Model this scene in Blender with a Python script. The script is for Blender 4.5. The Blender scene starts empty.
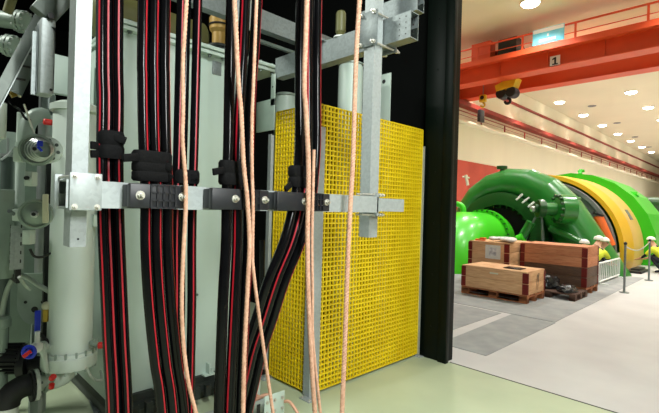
import bpy, bmesh, math, random
from mathutils import Vector, Matrix, noise
random.seed(7)
PI = math.pi
sc = bpy.context.scene
COL = sc.collection
V = Vector

# ------------------------------------------------------------------ camera frame (metres; camera stands at x=0, y=0)
FPX = 439.0
YAW = math.radians(45.4)
ROLL = math.radians(1.6)
EYE = V((0, 0, 1.6))
FWD = V((-math.sin(YAW), math.cos(YAW), 0))
RGT = V((math.cos(YAW), math.sin(YAW), 0))
UPV = V((0, 0, 1))
CR = RGT * math.cos(ROLL) + UPV * math.sin(ROLL)
CU = UPV * math.cos(ROLL) - RGT * math.sin(ROLL)


def P(u, v, x=None, y=None, z=None, d=None):
    """Where the sight line through photo point (u, v) meets a plane of the place."""
    r = FWD + CR * ((u - 329.5) / FPX) - CU * ((v - 206.5) / FPX)
    if x is not None:
        t = (x - EYE.x) / r.x
    elif y is not None:
        t = (y - EYE.y) / r.y
    elif z is not None:
        t = (z - EYE.z) / r.z
    else:
        t = d
    return EYE + r * t


cam = bpy.data.cameras.new('camera')
cam.sensor_width = 36.0
cam.lens = FPX / 659.0 * 36.0
cam.clip_start = 0.05
cam.clip_end = 300
co = bpy.data.objects.new('camera', cam)
COL.objects.link(co)
m = Matrix((CR, CU, -FWD)).transposed().to_4x4()
m.translation = EYE
co.matrix_world = m
sc.camera = co


# ------------------------------------------------------------------ materials
def lin(c):
    return tuple(((x / 255) / 12.92 if x / 255 <= 0.04045 else ((x / 255 + 0.055) / 1.055) ** 2.4) for x in c)


def mat(name, rgb, rough=0.5, metal=0.0, var=0.12, scale=6.0, bump=0.0, rgb2=None, kind='noise', coat=0.0, emit=0.0, detail=4.0, stretch=None):
    mt = bpy.data.materials.new(name)
    mt.use_nodes = True
    nt = mt.node_tree
    b = nt.nodes['Principled BSDF']
    c = lin(rgb)
    c2 = lin(rgb2) if rgb2 else tuple(x * (1 - var) for x in c)
    tc = nt.nodes.new('ShaderNodeTexCoord')
    mp = nt.nodes.new('ShaderNodeMapping')
    if stretch:
        mp.inputs['Scale'].default_value = stretch
    nt.links.new(tc.outputs['Object'], mp.inputs['Vector'])
    if kind == 'voronoi':
        tx = nt.nodes.new('ShaderNodeTexVoronoi')
        tx.inputs['Scale'].default_value = scale
        out = tx.outputs['Color']
    else:
        tx = nt.nodes.new('ShaderNodeTexNoise')
        tx.inputs['Scale'].default_value = scale
        tx.inputs['Detail'].default_value = detail
        out = tx.outputs['Fac']
    nt.links.new(mp.outputs['Vector'], tx.inputs['Vector'])
    rp = nt.nodes.new('ShaderNodeValToRGB')
    rp.color_ramp.elements[0].position = 0.3
    rp.color_ramp.elements[1].position = 0.7
    rp.color_ramp.elements[0].color = (*c2, 1)
    rp.color_ramp.elements[1].color = (*c, 1)
    nt.links.new(out, rp.inputs['Fac'])
    nt.links.new(rp.outputs['Color'], b.inputs['Base Color'])
    b.inputs['Roughness'].default_value = rough
    b.inputs['Metallic'].default_value = metal
    if coat:
        b.inputs['Coat Weight'].default_value = coat
        b.inputs['Coat Roughness'].default_value = 0.15
    if bump:
        bp = nt.nodes.new('ShaderNodeBump')
        bp.inputs['Strength'].default_value = bump
        bp.inputs['Distance'].default_value = 0.01
        nt.links.new(out, bp.inputs['Height'])
        nt.links.new(bp.outputs['Normal'], b.inputs['Normal'])
    if emit:
        b.inputs['Emission Color'].default_value = (*c, 1)
        b.inputs['Emission Strength'].default_value = emit
    return mt


M = {}
M['galv'] = mat('galvanised_steel', (164, 171, 171), 0.48, 0.25, 0.1, 70, 0.03, kind='voronoi')
M['galv_dull'] = mat('dull_galvanised_steel', (128, 136, 136), 0.45, 0.4, 0.15, 60, 0.03, kind='voronoi')
M['zinc'] = mat('zinc_plated_bolt', (204, 202, 192), 0.35, 0.6, 0.2, 40)
M['tank'] = mat('tank_grey_green_paint', (186, 202, 192), 0.42, 0, 0.05, 2.5)
M['vessel'] = mat('vessel_pale_paint', (203, 214, 205), 0.38, 0, 0.05, 3)
M['valve'] = mat('valve_grey_paint', (150, 165, 154), 0.45, 0.1, 0.15, 9)
M['pipe_dark'] = mat('dark_grey_pipe', (92, 104, 98), 0.35, 0.3, 0.2, 6)
M['cream'] = mat('cream_plastic', (214, 212, 184), 0.45, 0, 0.08, 8)
M['cable'] = mat('black_cable_sheath', (9, 9, 11), 0.16, 0, 0.3, 20, 0.03)
M['cable'].node_tree.nodes['Principled BSDF'].inputs['Specular IOR Level'].default_value = 0.22
M['stripe'] = mat('red_cable_stripe', (158, 15, 33), 0.38, 0, 0.15, 14)
M['plastic'] = mat('black_plastic', (24, 26, 31), 0.42, 0, 0.2, 20)
M['rubber'] = mat('black_rubber', (22, 22, 24), 0.6, 0, 0.2, 20)
M['webbing'] = mat('black_webbing', (9, 9, 10), 0.8, 0, 0.3, 60, 0.3)
M['webbing'].node_tree.nodes['Principled BSDF'].inputs['Specular IOR Level'].default_value = 0.15
M['rope'] = mat('tan_rope', (216, 172, 146), 0.75, 0, 0.22, 60, 0.3, rgb2=(186, 138, 112))
M['yellow'] = mat('yellow_grating_resin', (236, 206, 20), 0.5, 0, 0.14, 5, rgb2=(222, 188, 10))
M['black_wall'] = mat('black_wall_paint', (6, 8, 7), 0.9, 0, 0.3, 3)
M['black_wall'].node_tree.nodes['Principled BSDF'].inputs['Specular IOR Level'].default_value = 0.1
M['black_steel'] = mat('black_door_steel', (9, 18, 13), 0.4, 0.0, 0.25, 5, stretch=(6, 6, 0.6))
M['black_steel'].node_tree.nodes['Principled BSDF'].inputs['Specular IOR Level'].default_value = 0.12
M['bay_floor'] = mat('green_epoxy_floor', (186, 197, 166), 0.42, 0, 0.1, 1.3, rgb2=(170, 182, 152))
M['hall_floor'] = mat('pale_hall_floor', (199, 198, 195), 0.55, 0, 0.08, 1.6, rgb2=(187, 185, 183))
M['mat_grey'] = mat('grey_floor_mat', (158, 160, 158), 0.85, 0, 0.14, 4, rgb2=(140, 143, 142))
M['hall_wall'] = mat('cream_hall_wall', (234, 227, 202), 0.8, 0, 0.05, 0.6, stretch=(1, 1, 0.3))
M['hall_ceiling'] = mat('cream_hall_ceiling', (228, 221, 190), 0.85, 0, 0.05, 0.4)
M['red_wall'] = mat('red_wall_paint', (188, 72, 52), 0.7, 0, 0.15, 1.5)
M['orange'] = mat('crane_orange_paint', (226, 82, 38), 0.5, 0, 0.08, 1.2)
M['orange_dark'] = mat('crane_rail_red', (150, 44, 30), 0.6, 0, 0.15, 2)
M['lamp'] = mat('lit_lamp_glass', (255, 246, 228), 0.4, 0, 0, 1, emit=14.0)
M['lamp_rim'] = mat('lamp_rim_white', (225, 222, 212), 0.5, 0, 0.03, 2)
M['green_dark'] = mat('dark_green_paint', (38, 124, 46), 0.3, 0, 0.12, 1.5, coat=0.3)
M['green_deep'] = mat('deep_green_paint', (22, 78, 26), 0.35, 0, 0.15, 1.5)
M['green_light'] = mat('bright_green_paint', (70, 205, 34), 0.32, 0, 0.08, 1.5, coat=0.2)
M['green_shell'] = mat('generator_green_paint', (52, 196, 20), 0.4, 0, 0.08, 1.5)
M['gen_yellow'] = mat('generator_yellow_paint', (226, 178, 28), 0.45, 0, 0.06, 1)
M['gen_cream'] = mat('generator_sand_paint', (222, 184, 104), 0.5, 0, 0.08, 1)
M['grey_ring'] = mat('grey_ring_steel', (130, 134, 132), 0.5, 0.3, 0.2, 4)
M['hose_orange'] = mat('orange_duct', (232, 104, 34), 0.5, 0, 0.1, 4)
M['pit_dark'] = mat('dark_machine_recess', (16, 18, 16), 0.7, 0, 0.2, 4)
M['wood'] = mat('pale_pine_board', (224, 180, 134), 0.7, 0, 0.2, 3, rgb2=(200, 150, 104), stretch=(2, 2, 18))
M['wood_red'] = mat('reddish_pine_board', (206, 140, 98), 0.7, 0, 0.2, 3, rgb2=(182, 112, 74), stretch=(2, 2, 14))
M['wood_wet'] = mat('dark_stained_board', (104, 74, 52), 0.6, 0, 0.3, 4, rgb2=(74, 52, 38), stretch=(2, 2, 14))
M['pallet'] = mat('pallet_wood', (176, 108, 64), 0.8, 0, 0.25, 5, rgb2=(130, 76, 44), stretch=(2, 2, 8))
M['pallet_dark'] = mat('weathered_pallet_wood', (98, 70, 56), 0.8, 0, 0.3, 5)
M['hinge'] = mat('rust_red_hinge', (122, 28, 20), 0.5, 0.1, 0.25, 20)
M['paper'] = mat('printed_paper', (226, 226, 226), 0.7, 0, 0.35, 14, rgb2=(150, 152, 160))
M['sheet'] = mat('white_plastic_sheet', (222, 222, 216), 0.35, 0, 0.15, 10)
M['bag'] = mat('black_plastic_bag', (30, 31, 33), 0.25, 0, 0.3, 12, 0.3)
M['blue'] = mat('blue_handle_plastic', (26, 52, 200), 0.4, 0, 0.15, 20)
M['red'] = mat('red_handle_plastic', (214, 34, 28), 0.4, 0, 0.1, 20)
M['brass'] = mat('brass', (170, 140, 62), 0.32, 0.8, 0.2, 20)
M['ochre'] = mat('ochre_paint', (190, 150, 76), 0.45, 0.1, 0.2, 12)
M['olive'] = mat('olive_paint', (104, 102, 58), 0.5, 0, 0.2, 4)
M['concrete'] = mat('dark_concrete_plinth', (92, 98, 92), 0.8, 0, 0.3, 5, 0.2)
M['skid'] = mat('dark_skid_steel', (48, 54, 50), 0.6, 0.2, 0.4, 10)
M['steel'] = mat('bright_steel', (190, 194, 192), 0.3, 0.7, 0.15, 12)
M['white_paint'] = mat('white_paint', (232, 236, 232), 0.45, 0, 0.05, 6)
M['skin'] = mat('skin', (206, 158, 128), 0.6, 0, 0.08, 12)
M['vest'] = mat('yellow_safety_vest', (214, 224, 44), 0.6, 0, 0.15, 12)
M['trousers'] = mat('navy_trousers', (28, 32, 46), 0.8, 0, 0.25, 12)
M['helmet'] = mat('white_helmet', (238, 236, 226), 0.3, 0, 0.04, 6)
M['hookyellow'] = mat('crane_hook_yellow', (232, 186, 20), 0.45, 0, 0.12, 4)
M['black_paint'] = mat('black_paint', (20, 20, 22), 0.5, 0, 0.2, 8)
M['sign_white'] = mat('white_sign_face', (236, 230, 226), 0.5, 0, 0.03, 6)
M['sign_blue'] = mat('pale_blue_sign_face', (84, 190, 222), 0.5, 0, 0.2, 3, rgb2=(128, 212, 228))
M['seam'] = mat('black_joint_sealant', (34, 36, 34), 0.7, 0, 0.2, 8)
M['brace'] = mat('dark_brace_steel', (84, 92, 86), 0.42, 0.3, 0.2, 30)
M['copper'] = mat('copper_strip', (208, 158, 130), 0.5, 0.15, 0.2, 12)
M['hose'] = mat('clear_grey_hose', (168, 178, 168), 0.35, 0, 0.1, 8)

# ------------------------------------------------------------------ mesh building
ORG = {}


class MB:
    def __init__(s):
        s.bm = bmesh.new()

    def face(s, vs):
        try:
            return s.bm.faces.new(vs)
        except ValueError:
            return None

    def box(s, lo, hi, bev=0.0, M4=None):
        lo, hi = V(lo), V(hi)
        lo, hi = V([min(a, b) for a, b in zip(lo, hi)]), V([max(a, b) for a, b in zip(lo, hi)])
        b2 = bmesh.new()
        bmesh.ops.create_cube(b2, size=1.0)
        for v in b2.verts:
            v.co = V([lo[i] + (v.co[i] + 0.5) * (hi[i] - lo[i]) for i in range(3)])
        if bev:
            bmesh.ops.bevel(b2, geom=b2.edges[:], offset=bev, segments=2, affect='EDGES', profile=0.5)
        if M4:
            bmesh.ops.transform(b2, matrix=M4, verts=b2.verts)
        s.merge(b2)
        return s

    def cbox(s, c, size, bev=0.0, rot=None):
        """box of a size about a centre, turned by a rotation matrix"""
        h = V(size) / 2
        R = Matrix.Translation(V(c)) @ (rot.to_4x4() if rot else Matrix.Identity(4))
        return s.box(-h, h, bev, R)

    def beam(s, a, b, w, h, bev=0.0, up=V((0, 0, 1))):
        """box from point a to point b, w wide and h high"""
        a, b = V(a), V(b)
        t = (b - a).normalized()
        sd = t.cross(up)
        if sd.length < 1e-4:
            sd = t.cross(V((1, 0, 0)))
        sd.normalize()
        n = sd.cross(t)
        R = Matrix((t, sd, n)).transposed().to_4x4()
        R.translation = (a + b) / 2
        L = (b - a).length
        return s.box((-L / 2, -w / 2, -h / 2), (L / 2, w / 2, h / 2), bev, R)

    def merge(s, b2):
        me = bpy.data.meshes.new('tmp')
        b2.to_mesh(me)
        b2.free()
        s.bm.from_mesh(me)
        bpy.data.meshes.remove(me)

    def cyl(s, a, b, r, seg=20, r2=None, bev=0.0):
        r2 = r if r2 is None else r2
        prof = [(0, 0), (r, 0), (r2, 1), (0, 1)]
        L = (V(b) - V(a)).length
        if bev:
            prof = [(0, 0), (r - bev, 0), (r, bev / L), (r2, 1 - bev / L), (r2 - bev, 1), (0, 1)]
        return s.lathe(a, b, prof, seg)

    def lathe(s, a, b, prof, seg=24):
        """profile of (radius, fraction from a to b) turned about the axis a-b"""
        a, b = V(a), V(b)
        t = (b - a)
        L = t.length
        t = t / L
        ref = V((1, 0, 0)) if abs(t.x) < 0.9 else V((0, 1, 0))
        n = (ref - t * ref.dot(t)).normalized()
        w = t.cross(n)
        rings = []
        for r, f in prof:
            c = a + t * (L * f)
            if r < 1e-6:
                rings.append([s.bm.verts.new(c)])
            else:
                rings.append([s.bm.verts.new(c + (n * math.cos(2 * PI * k / seg) + w * math.sin(2 * PI * k / seg)) * r) for k in range(seg)])
        for A, B in zip(rings, rings[1:]):
            for k in range(seg):
                k2 = (k + 1) % seg
                if len(A) == 1 and len(B) == 1:
                    continue
                if len(A) == 1:
                    s.face([A[0], B[k2], B[k]])
                elif len(B) == 1:
                    s.face([A[k], A[k2], B[0]])
                else:
                    s.face([A[k], A[k2], B[k2], B[k]])
        return s

    def tube(s, pts, r, seg=12, ref=V((1, 0, 0)), a0=None, a1=None, cap=True, wave=0.0):
        """tube of radius r (number or list) along pts; a0..a1 leaves an open strip of the surface"""
        pts = [V(p) for p in pts]
        n = len(pts)
        rings = []
        strip = a0 is not None
        for i, p in enumerate(pts):
            t = (pts[min(i + 1, n - 1)] - pts[max(i - 1, 0)]).normalized()
            rf = ref
            if abs(t.dot(rf)) > 0.95:
                rf = V((0, 0, 1)) if abs(t.z) < 0.9 else V((0, 1, 0))
            e1 = (rf - t * rf.dot(t)).normalized()
            e2 = t.cross(e1)
            rr = r[i] if isinstance(r, (list, tuple)) else r
            k = seg + 1 if strip else seg
            ring = []
            for j in range(k):
                a = (a0 + (a1 - a0) * j / seg) if strip else 2 * PI * j / seg
                ring.append(s.bm.verts.new(p + (e1 * math.cos(a) + e2 * math.sin(a)) * rr))
            rings.append(ring)
        for A, B in zip(rings, rings[1:]):
            for j in range(seg if strip else seg):
                j2 = j + 1 if strip else (j + 1) % seg
                s.face([A[j], A[j2], B[j2], B[j]])
        if cap and not strip:
            s.face(rings[0][::-1])
            s.face(rings[-1])
        return s

    def prism(s, poly, vec):
        """closed polygon pushed along a vector"""
        vec = V(vec)
        A = [s.bm.verts.new(V(p)) for p in poly]
        B = [s.bm.verts.new(V(p) + vec) for p in poly]
        s.face(A[::-1])
        s.face(B)
        k = len(A)
        for i in range(k):
            s.face([A[i], A[(i + 1) % k], B[(i + 1) % k], B[i]])
        return s

    def ball(s, c, r, seg=16, rings=10, scale=(1, 1, 1), zmin=-1.0):
        c = V(c)
        pr = []
        for i in range(rings + 1):
            a = -PI / 2 + PI * i / rings
            z = math.sin(a)
            if z < zmin - 1e-6:
                continue
            pr.append((math.cos(a), z))
        if zmin > -1:
            pr.insert(0, (0, pr[0][1]))
        R = []
        for cr, z in pr:
            if cr < 1e-5:
                R.append([s.bm.verts.new(c + V((0, 0, z * r * scale[2])))])
            else:
                R.append([s.bm.verts.new(c + V((cr * r * scale[0] * math.cos(2 * PI * k / seg), cr * r * scale[1] * math.sin(2 * PI * k / seg), z * r * scale[2]))) for k in range(seg)])
        for A, B in zip(R, R[1:]):
            for k in range(seg):
                k2 = (k + 1) % seg
                if len(A) == 1 and len(B) == 1:
                    continue
                if len(A) == 1:
                    s.face([A[0], B[k2], B[k]])
                elif len(B) == 1:
                    s.face([A[k], A[k2], B[0]])
                else:
                    s.face([A[k], A[k2], B[k2], B[k]])
        return s

    def hexbolt(s, p, axis, r=0.012, h=0.012, washer=True, tip=0.0):
        p, axis = V(p), V(axis).normalized()
        if washer:
            s.cyl(p, p + axis * h * 0.3, r * 1.45, 16)
        s.cyl(p + axis * h * 0.3, p + axis * h * 1.3, r, 6)
        if tip:
            s.cyl(p + axis * h * 1.3, p + axis * (h * 1.3 + tip), r * 0.55, 10)
        return s

    def build(s, name, material, parent=None, loc=None, sharp=35.0):
        bmesh.ops.remove_doubles(s.bm, verts=s.bm.verts, dist=1e-5)
        bmesh.ops.recalc_face_normals(s.bm, faces=s.bm.faces[:])
        lim = math.radians(sharp)
        for f in s.bm.faces:
            f.smooth = True
        for e in s.bm.edges:
            if len(e.link_faces) == 2 and e.calc_face_angle(0) > lim:
                e.smooth = False
        if parent is not None:
            org = ORG[parent.name]
        elif loc is not None:
            org = V(loc)
        else:
            vs = [v.co for v in s.bm.verts]
            lo = V([min(c[i] for c in vs) for i in range(3)])
            hi = V([max(c[i] for c in vs) for i in range(3)])
            org = V(((lo.x + hi.x) / 2, (lo.y + hi.y) / 2, lo.z))
        bmesh.ops.translate(s.bm, vec=-org, verts=s.bm.verts)
        me = bpy.data.meshes.new(name)
        s.bm.to_mesh(me)
        s.bm.free()
        me.materials.append(material)
        o = bpy.data.objects.new(name, me)
        COL.objects.link(o)
        if parent is not None:
            o.parent = parent
        else:
            o.location = org
        ORG[o.name] = org
        return o


def thing(name, label, cat, loc, group=None):
    o = bpy.data.objects.new(name, None)
    o.empty_display_size = 0.1
    COL.objects.link(o)
    o.location = V(loc)
    ORG[o.name] = V(loc)
    return tag(o, label, cat, group)


def tag(o, label, cat, group=None):
    o['label'] = label
    o['category'] = cat
    if group:
        o['group'] = group
    return o


def struct(name, mb, material, loc=None):
    o = mb.build(name, material, None, loc)
    o['kind'] = 'structure'
    return o


def dup(root, loc, label=None, rotz=0.0):
    r = root.copy()
    COL.objects.link(r)
    r.location = V(loc)
    r.rotation_euler.z = rotz
    if label:
        r['label'] = label
    for ch in list(root.children):
        c = ch.copy()
        COL.objects.link(c)
        c.parent = r
        for g in list(ch.children):
            d = g.copy()
            COL.objects.link(d)
            d.parent = c
    return r


def smooth_path(pts, sub=8):
    pts = [V(p) for p in pts]
    out = []
    n = len(pts)
    for i in range(n - 1):
        p0, p1, p2, p3 = pts[max(i - 1, 0)], pts[i], pts[i + 1], pts[min(i + 2, n - 1)]
        for k in range(sub):
            t = k / sub
            out.append(0.5 * ((2 * p1) + (p2 - p0) * t + (2 * p0 - 5 * p1 + 4 * p2 - p3) * t * t + (3 * p1 - p0 - 3 * p2 + p3) * t ** 3))
    out.append(pts[-1])
    return out


# ================================================================== THE SETTING
YW = 4.17          # the plane of the wall between bay and hall
YQ = 4.2
XJ = P(456.4, 180, y=YQ).x         # the edge of the opening
struct('floor', MB().box((-12, -6, -0.1), (6, YW, 0)), M['bay_floor'])
struct('floor', MB().box((-12, YW, -0.1), (10, 92, 0)), M['hall_floor'])
struct('trim_1', MB().box((XJ, YW - 0.008, -0.02), (6, YW + 0.008, 0.002)), M['seam'])
struct('wall_back', MB().box((-12.2, -6, 0), (-12, YW, 5.6)), M['black_wall'])
struct('wall_left', MB().box((-12, YW, 0), (XJ - 0.35, YW + 0.22, 5.6)), M['black_wall'])
struct('ceiling', MB().box((-12.2, -6, 5.6), (6, YW, 5.8)), M['black_wall'])
struct('wall_front', MB().box((-12, YW, 5.6), (10, YW + 0.2, 9.7)), M['hall_wall'])
struct('wall_hall', MB().box((-12.2, YW, 0), (-12, 92, 9.5)), M['hall_wall'])
struct('wall_right', MB().box((10, YW, 0), (10.2, 92, 9.5)), M['hall_wall'])
struct('wall_end', MB().box((-12.2, 92, 0), (10.2, 92.2, 9.5)), M['hall_wall'])
struct('ceiling', MB().box((-12.2, YW + 0.2, 9.5), (10.2, 92, 9.7)), M['hall_ceiling'])
struct('trim_2', MB().box((-12, YW + 0.3, 0), (-11.93, 60, 4.3)), M['red_wall'])            # red dado along the hall wall
struct('trim_3', MB().box((-12, YW + 0.3, 8.5), (-11.9, 92, 8.64)), M['orange_dark'])       # thin red line under the ceiling

# black steel door jamb at the edge of the opening
j = thing('door_jamb', 'tall black steel door jamb at the edge of the hall opening', 'door frame', (XJ - 0.17, YW, 0))
MB().box((XJ - 0.34, YW - 0.07, 0), (XJ - 0.1, YW + 0.1, 5.55), 0.004).build('post', M['black_steel'], j)
MB().box((XJ - 0.1, YW - 0.09, 0), (XJ, YW - 0.03, 5.55), 0.004).box((XJ - 0.1, YW - 0.03, 0), (XJ - 0.03, YW + 0.1, 5.55)).build('edge_strip', M['black_steel'], j)
mb = MB()
for z in [0.35 + 0.55 * k for k in range(9)]:
    mb.hexbolt((XJ - 0.2, YW - 0.07, z), (0, -1, 0), 0.008, 0.006)
mb.build('bolt', M['black_steel'], j)

# ================================================================== GALVANISED SUPPORT FRAME
BX, BZ, BH = -1.75, 1.62, 0.10      # front face of the cable beam, its mid height, its size
G = M['galv']


def rhs(mb, lo, hi, axis, wall=0.005):
    """hollow rectangular section along an axis, open at both ends"""
    lo, hi = V(lo), V(hi)
    a, b = [i for i in range(3) if i != axis]
    for side in (0, 1):
        for ax, other in ((a, b), (b, a)):
            l2, h2 = lo.copy(), hi.copy()
            if side:
                l2[ax] = hi[ax] - wall
            else:
                h2[ax] = lo[ax] + wall
            if ax == b:
                l2[other] += wall
                h2[other] -= wall
            mb.box(l2, h2)
    return mb


yl = P(66, 195, x=BX).y
beam = thing('cable_beam', 'horizontal galvanised steel beam carrying the black cable cleats', 'beam', (BX - 0.05, 1.4, BZ - BH / 2))
mb = rhs(MB(), (BX - 0.1, yl, BZ - BH / 2), (BX, P(379, 205, x=BX).y, BZ + BH / 2), 1)
mb.build('main_tube', G, beam)
rhs(MB(), (BX - 0.095, P(379, 205, x=BX).y, BZ - 0.042), (BX - 0.012, P(404, 205, x=BX - 0.012).y, BZ + 0.042), 1, 0.004).build('end_tube', G, beam)
# bolted plates at the near end
p0, p1 = P(69.5, 195, x=BX + 0.012), P(102, 195, x=BX + 0.012)
zc = P(85, 192.5, x=BX + 0.012).z
pl = MB().box((BX + 0.001, p0.y, zc - 0.064), (BX + 0.012, p1.y, zc + 0.07), 0.002).build('clamp_plate', G, beam)
mb = MB()
for yy in (p0.y + 0.016, p1.y - 0.016):
    for zz in (zc - 0.052, zc + 0.058):
        mb.hexbolt((BX + 0.012, yy, zz), (1, 0, 0), 0.0075, 0.009, True, 0.008)
        mb.cyl((BX - 0.2, yy, zz), (BX, yy, zz), 0.005, 10)
mb.build('bolt', M['zinc'], pl)
MB().box((BX - 0.205, p0.y, zc - 0.064), (BX - 0.195, p1.y, zc + 0.07), 0.002).build('rear_plate', G, beam)
# rods clamping the beam on the second post
yr = P(379, 205, x=BX).y
mb = MB()
for zz in (BZ + 0.062, BZ - 0.064):
    for dx in (-0.03, -0.075):
        y1 = P(391 if dx < -0.05 else 388, 205, x=BX).y
        mb.cyl((BX + dx, yr - 0.13, zz), (BX + dx, y1, zz), 0.006, 10)
        for yy in (y1 - 0.03, y1 - 0.06, yr - 0.02):
            mb.cyl((BX + dx, yy, zz), (BX + dx, yy + 0.012, zz), 0.012, 6)
mb.build('threaded_rod', M['zinc'], beam)
MB().box((BX - 0.1, yr - 0.018, BZ - 0.07), (BX + 0.0, yr - 0.006, BZ + 0.07)).build('end_plate', G, beam)

# post by the white vessel
pa, pb = P(71, 195, x=BX - 0.101).y, P(87.3, 195, x=BX - 0.101).y
t = thing('hanging_post', 'bright galvanised post end hanging beside the white vessel, behind the bolted plate', 'post', (BX - 0.14, (pa + pb) / 2, 1.42))
rhs(MB(), (BX - 0.19, pa, 1.42), (BX - 0.101, pb, 4.6), 2).build('square_tube', G, t)
MB().box((BX - 0.185, pa + 0.005, 1.421), (BX - 0.106, pb - 0.005, 1.425)).build('end_cap', G, t)
MB().cyl((BX - 0.101, (pa + pb) / 2, 1.45), (BX - 0.099, (pa + pb) / 2, 1.45), 0.004, 10).build('drain_hole', M['black_paint'], t)
# post before the yellow grating
qa, qb = P(371, 150, x=BX - 0.101).y, P(378.5, 150, x=BX - 0.101).y + 0.01
t = thing('hanging_post', 'galvanised post hanging before the wide yellow grating panel', 'post', (BX - 0.14, (qa + qb) / 2, 1.405))
rhs(MB(), (BX - 0.185, qa, 1.405), (BX - 0.101, qb, 4.6), 2).build('square_tube', G, t)
MB().box((BX - 0.18, qa + 0.005, 1.406), (BX - 0.106, qb - 0.005, 1.41)).build('end_cap', G, t)

# cross beam high up behind the second post
cy0, cy1 = qb + 0.012, qb + 0.1
cz0, cz1 = 2.685, 2.855
t = thing('cross_beam', 'galvanised cross beam with an open end of drilled holes behind the hanging post', 'beam', (-2.5, cy0, cz0))
xe = P(410.5, 23, y=cy0).x
rhs(MB(), (P(275, 80, y=cy0).x, cy0, cz0), (xe, cy1, cz1), 0, 0.006).build('rectangular_tube', M['galv_dull'], t)
mb = MB()
for k in range(4):
    for xx in (xe - 0.035, xe - 0.085):
        mb.cyl((xx, cy0 - 0.001, cz0 + 0.03 + k * 0.037), (xx, cy0 + 0.001, cz0 + 0.03 + k * 0.037), 0.0045, 10)
for k in range(3):
    mb.cyl((xe - 0.001, cy0 + 0.03, cz0 + 0.04 + k * 0.045), (xe + 0.002, cy0 + 0.03, cz0 + 0.04 + k * 0.045), 0.006, 10)
mb.build('bolt_hole', M['black_paint'], t)
for zz, nm in ((cz1 + 0.012, 0), (cz0 - 0.012, 1)):
    mb = MB()
    for xx in (BX - 0.088, BX - 0.2):
        mb.cyl((xx, qa - 0.05, zz), (xx, cy1 + 0.07, zz), 0.007, 10)
        mb.cyl((xx, qa - 0.03, zz), (xx, qa - 0.015, zz), 0.014, 6)
        mb.cyl((xx, cy1 + 0.03, zz), (xx, cy1 + 0.045, zz), 0.014, 6)
    mb.build('threaded_rod', M['zinc'], t)
MB().box((BX - 0.23, qa - 0.012, cz0 - 0.03), (BX - 0.07, qa - 0.001, cz1 + 0.03), 0.003).build('clamp_plate', M['galv_dull'], t)
MB().box((BX - 0.23, cy1 + 0.005, cz0 - 0.03), (BX - 0.07, cy1 + 0.018, cz1 + 0.03), 0.003).build('clamp_plate', M['galv_dull'], t)
MB().box((-2.5, cy0 - 0.03, cz0 - 0.03), (-2.46, cy0, cz1 + 0.035), 0.003).box((-2.55, cy0 - 0.025, cz1), (-2.42, cy1, cz1 + 0.012)).build('angle_bracket', M['galv_dull'], t)

# short stub seen at the very top beside the open end
a = P(400, 4, y=cy0)
t = rhs(MB(), (a.x - 0.45, cy0 + 0.12, a.z - 0.01), (a.x + 0.05, cy0 + 0.2, a.z + 0.12), 0)
tag(t.build('beam_stub', M['galv_dull']), 'short galvanised beam stub above the open drilled beam end', 'beam')

# long beam running along the tank top
t = thing('overhead_beam', 'galvanised overhead beam sloping away above the grey tank between the cables', 'beam', (-3.0, 2.2, 3.05))
rhs(MB(), (-3.08, 1.2, 3.05), (-3.0, 3.0, 3.21), 1, 0.006).build('rectangular_tube', M['galv_dull'], t)
MB().box((-3.0, 1.86, 3.0), (-2.985, 2.02, 3.26), 0.003).build('splice_plate', M['galv'], t)
mb = MB()
for yy in (1.88, 2.0):
    for zz in (3.03, 3.23):
        mb.hexbolt((-2.985, yy, zz), (1, 0, 0), 0.011, 0.012)
mb.build('bolt', M['zinc'], t)
MB().box((-2.99, 2.0, 2.92), (-2.96, 2.75, 2.945)).build('lower_angle', M['pipe_dark'], t)

# pale bracket plate hanging under the cross beam
a, b = P(262, 84, y=cy0 - 0.0), P(275, 134, y=cy0)
t = thing('hanging_bracket', 'pale grey bracket plate with a bolt hole hanging under the cross beam', 'bracket', (a.x, cy0, b.z))
MB().box((b.x - 0.055, cy0 - 0.016, 2.45), (b.x + 0.0, cy0 - 0.006, 2.72), 0.002).box((a.x - 0.05, cy0 - 0.016, 2.24), (b.x, cy0 - 0.006, 2.51), 0.002).build('plate', M['valve'], t)
MB().cyl((b.x - 0.028, cy0 - 0.018, 2.61), (b.x - 0.028, cy0 - 0.012, 2.61), 0.008, 12).build('bolt_hole', M['black_paint'], t)

# ================================================================== POWER CABLES, CLEATS, STRAPS
R_C = 0.0205
XF, XB = BX + 0.026, BX - 0.128


def run(us, xp, dx=0.0):
    """points of a cable: list of (u, v) on the upright plane x = xp, drawn on up to the ceiling and down to the floor"""
    pts = [P(e_[0], e_[1], x=xp + (e_[2] if len(e_) > 2 else 0)) + V((dx, 0, 0)) for e_ in us]
    a, b = pts[0], pts[1]
    top = a + (a - b) * ((4.4 - a.z) / (a.z - b.z))
    top.y = a.y + (top.y - a.y) * 0.5
    c, e = pts[-2], pts[-1]
    if e.z > 0.05:
        bot = e + (e - c) * ((e.z - 0.02) / (c.z - e.z))
        bot.y = e.y + (bot.y - e.y) * 0.6
        pts.append(bot)
    return smooth_path([top] + pts, 8)


def cable(us, xp, label, group, stripe_a, dx=0.0, r=R_C, wide=0.3, tail=None):
    pts = run(us, xp, dx)
    if tail:
        pts = pts[:-1] + [V(q) for q in tail]
    base = pts[-1]
    o = MB().tube(pts, r, 14).build('power_cable', M['cable'], None, base)
    tag(o, label, 'cable', group)
    for k, a in enumerate(stripe_a):
        MB().tube(pts, r + 0.0008, 4, a0=a - wide / 2, a1=a + wide / 2).build('red_stripe', M['stripe'], o)
    return o


ORD = ['first', 'middle', 'last']
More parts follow.
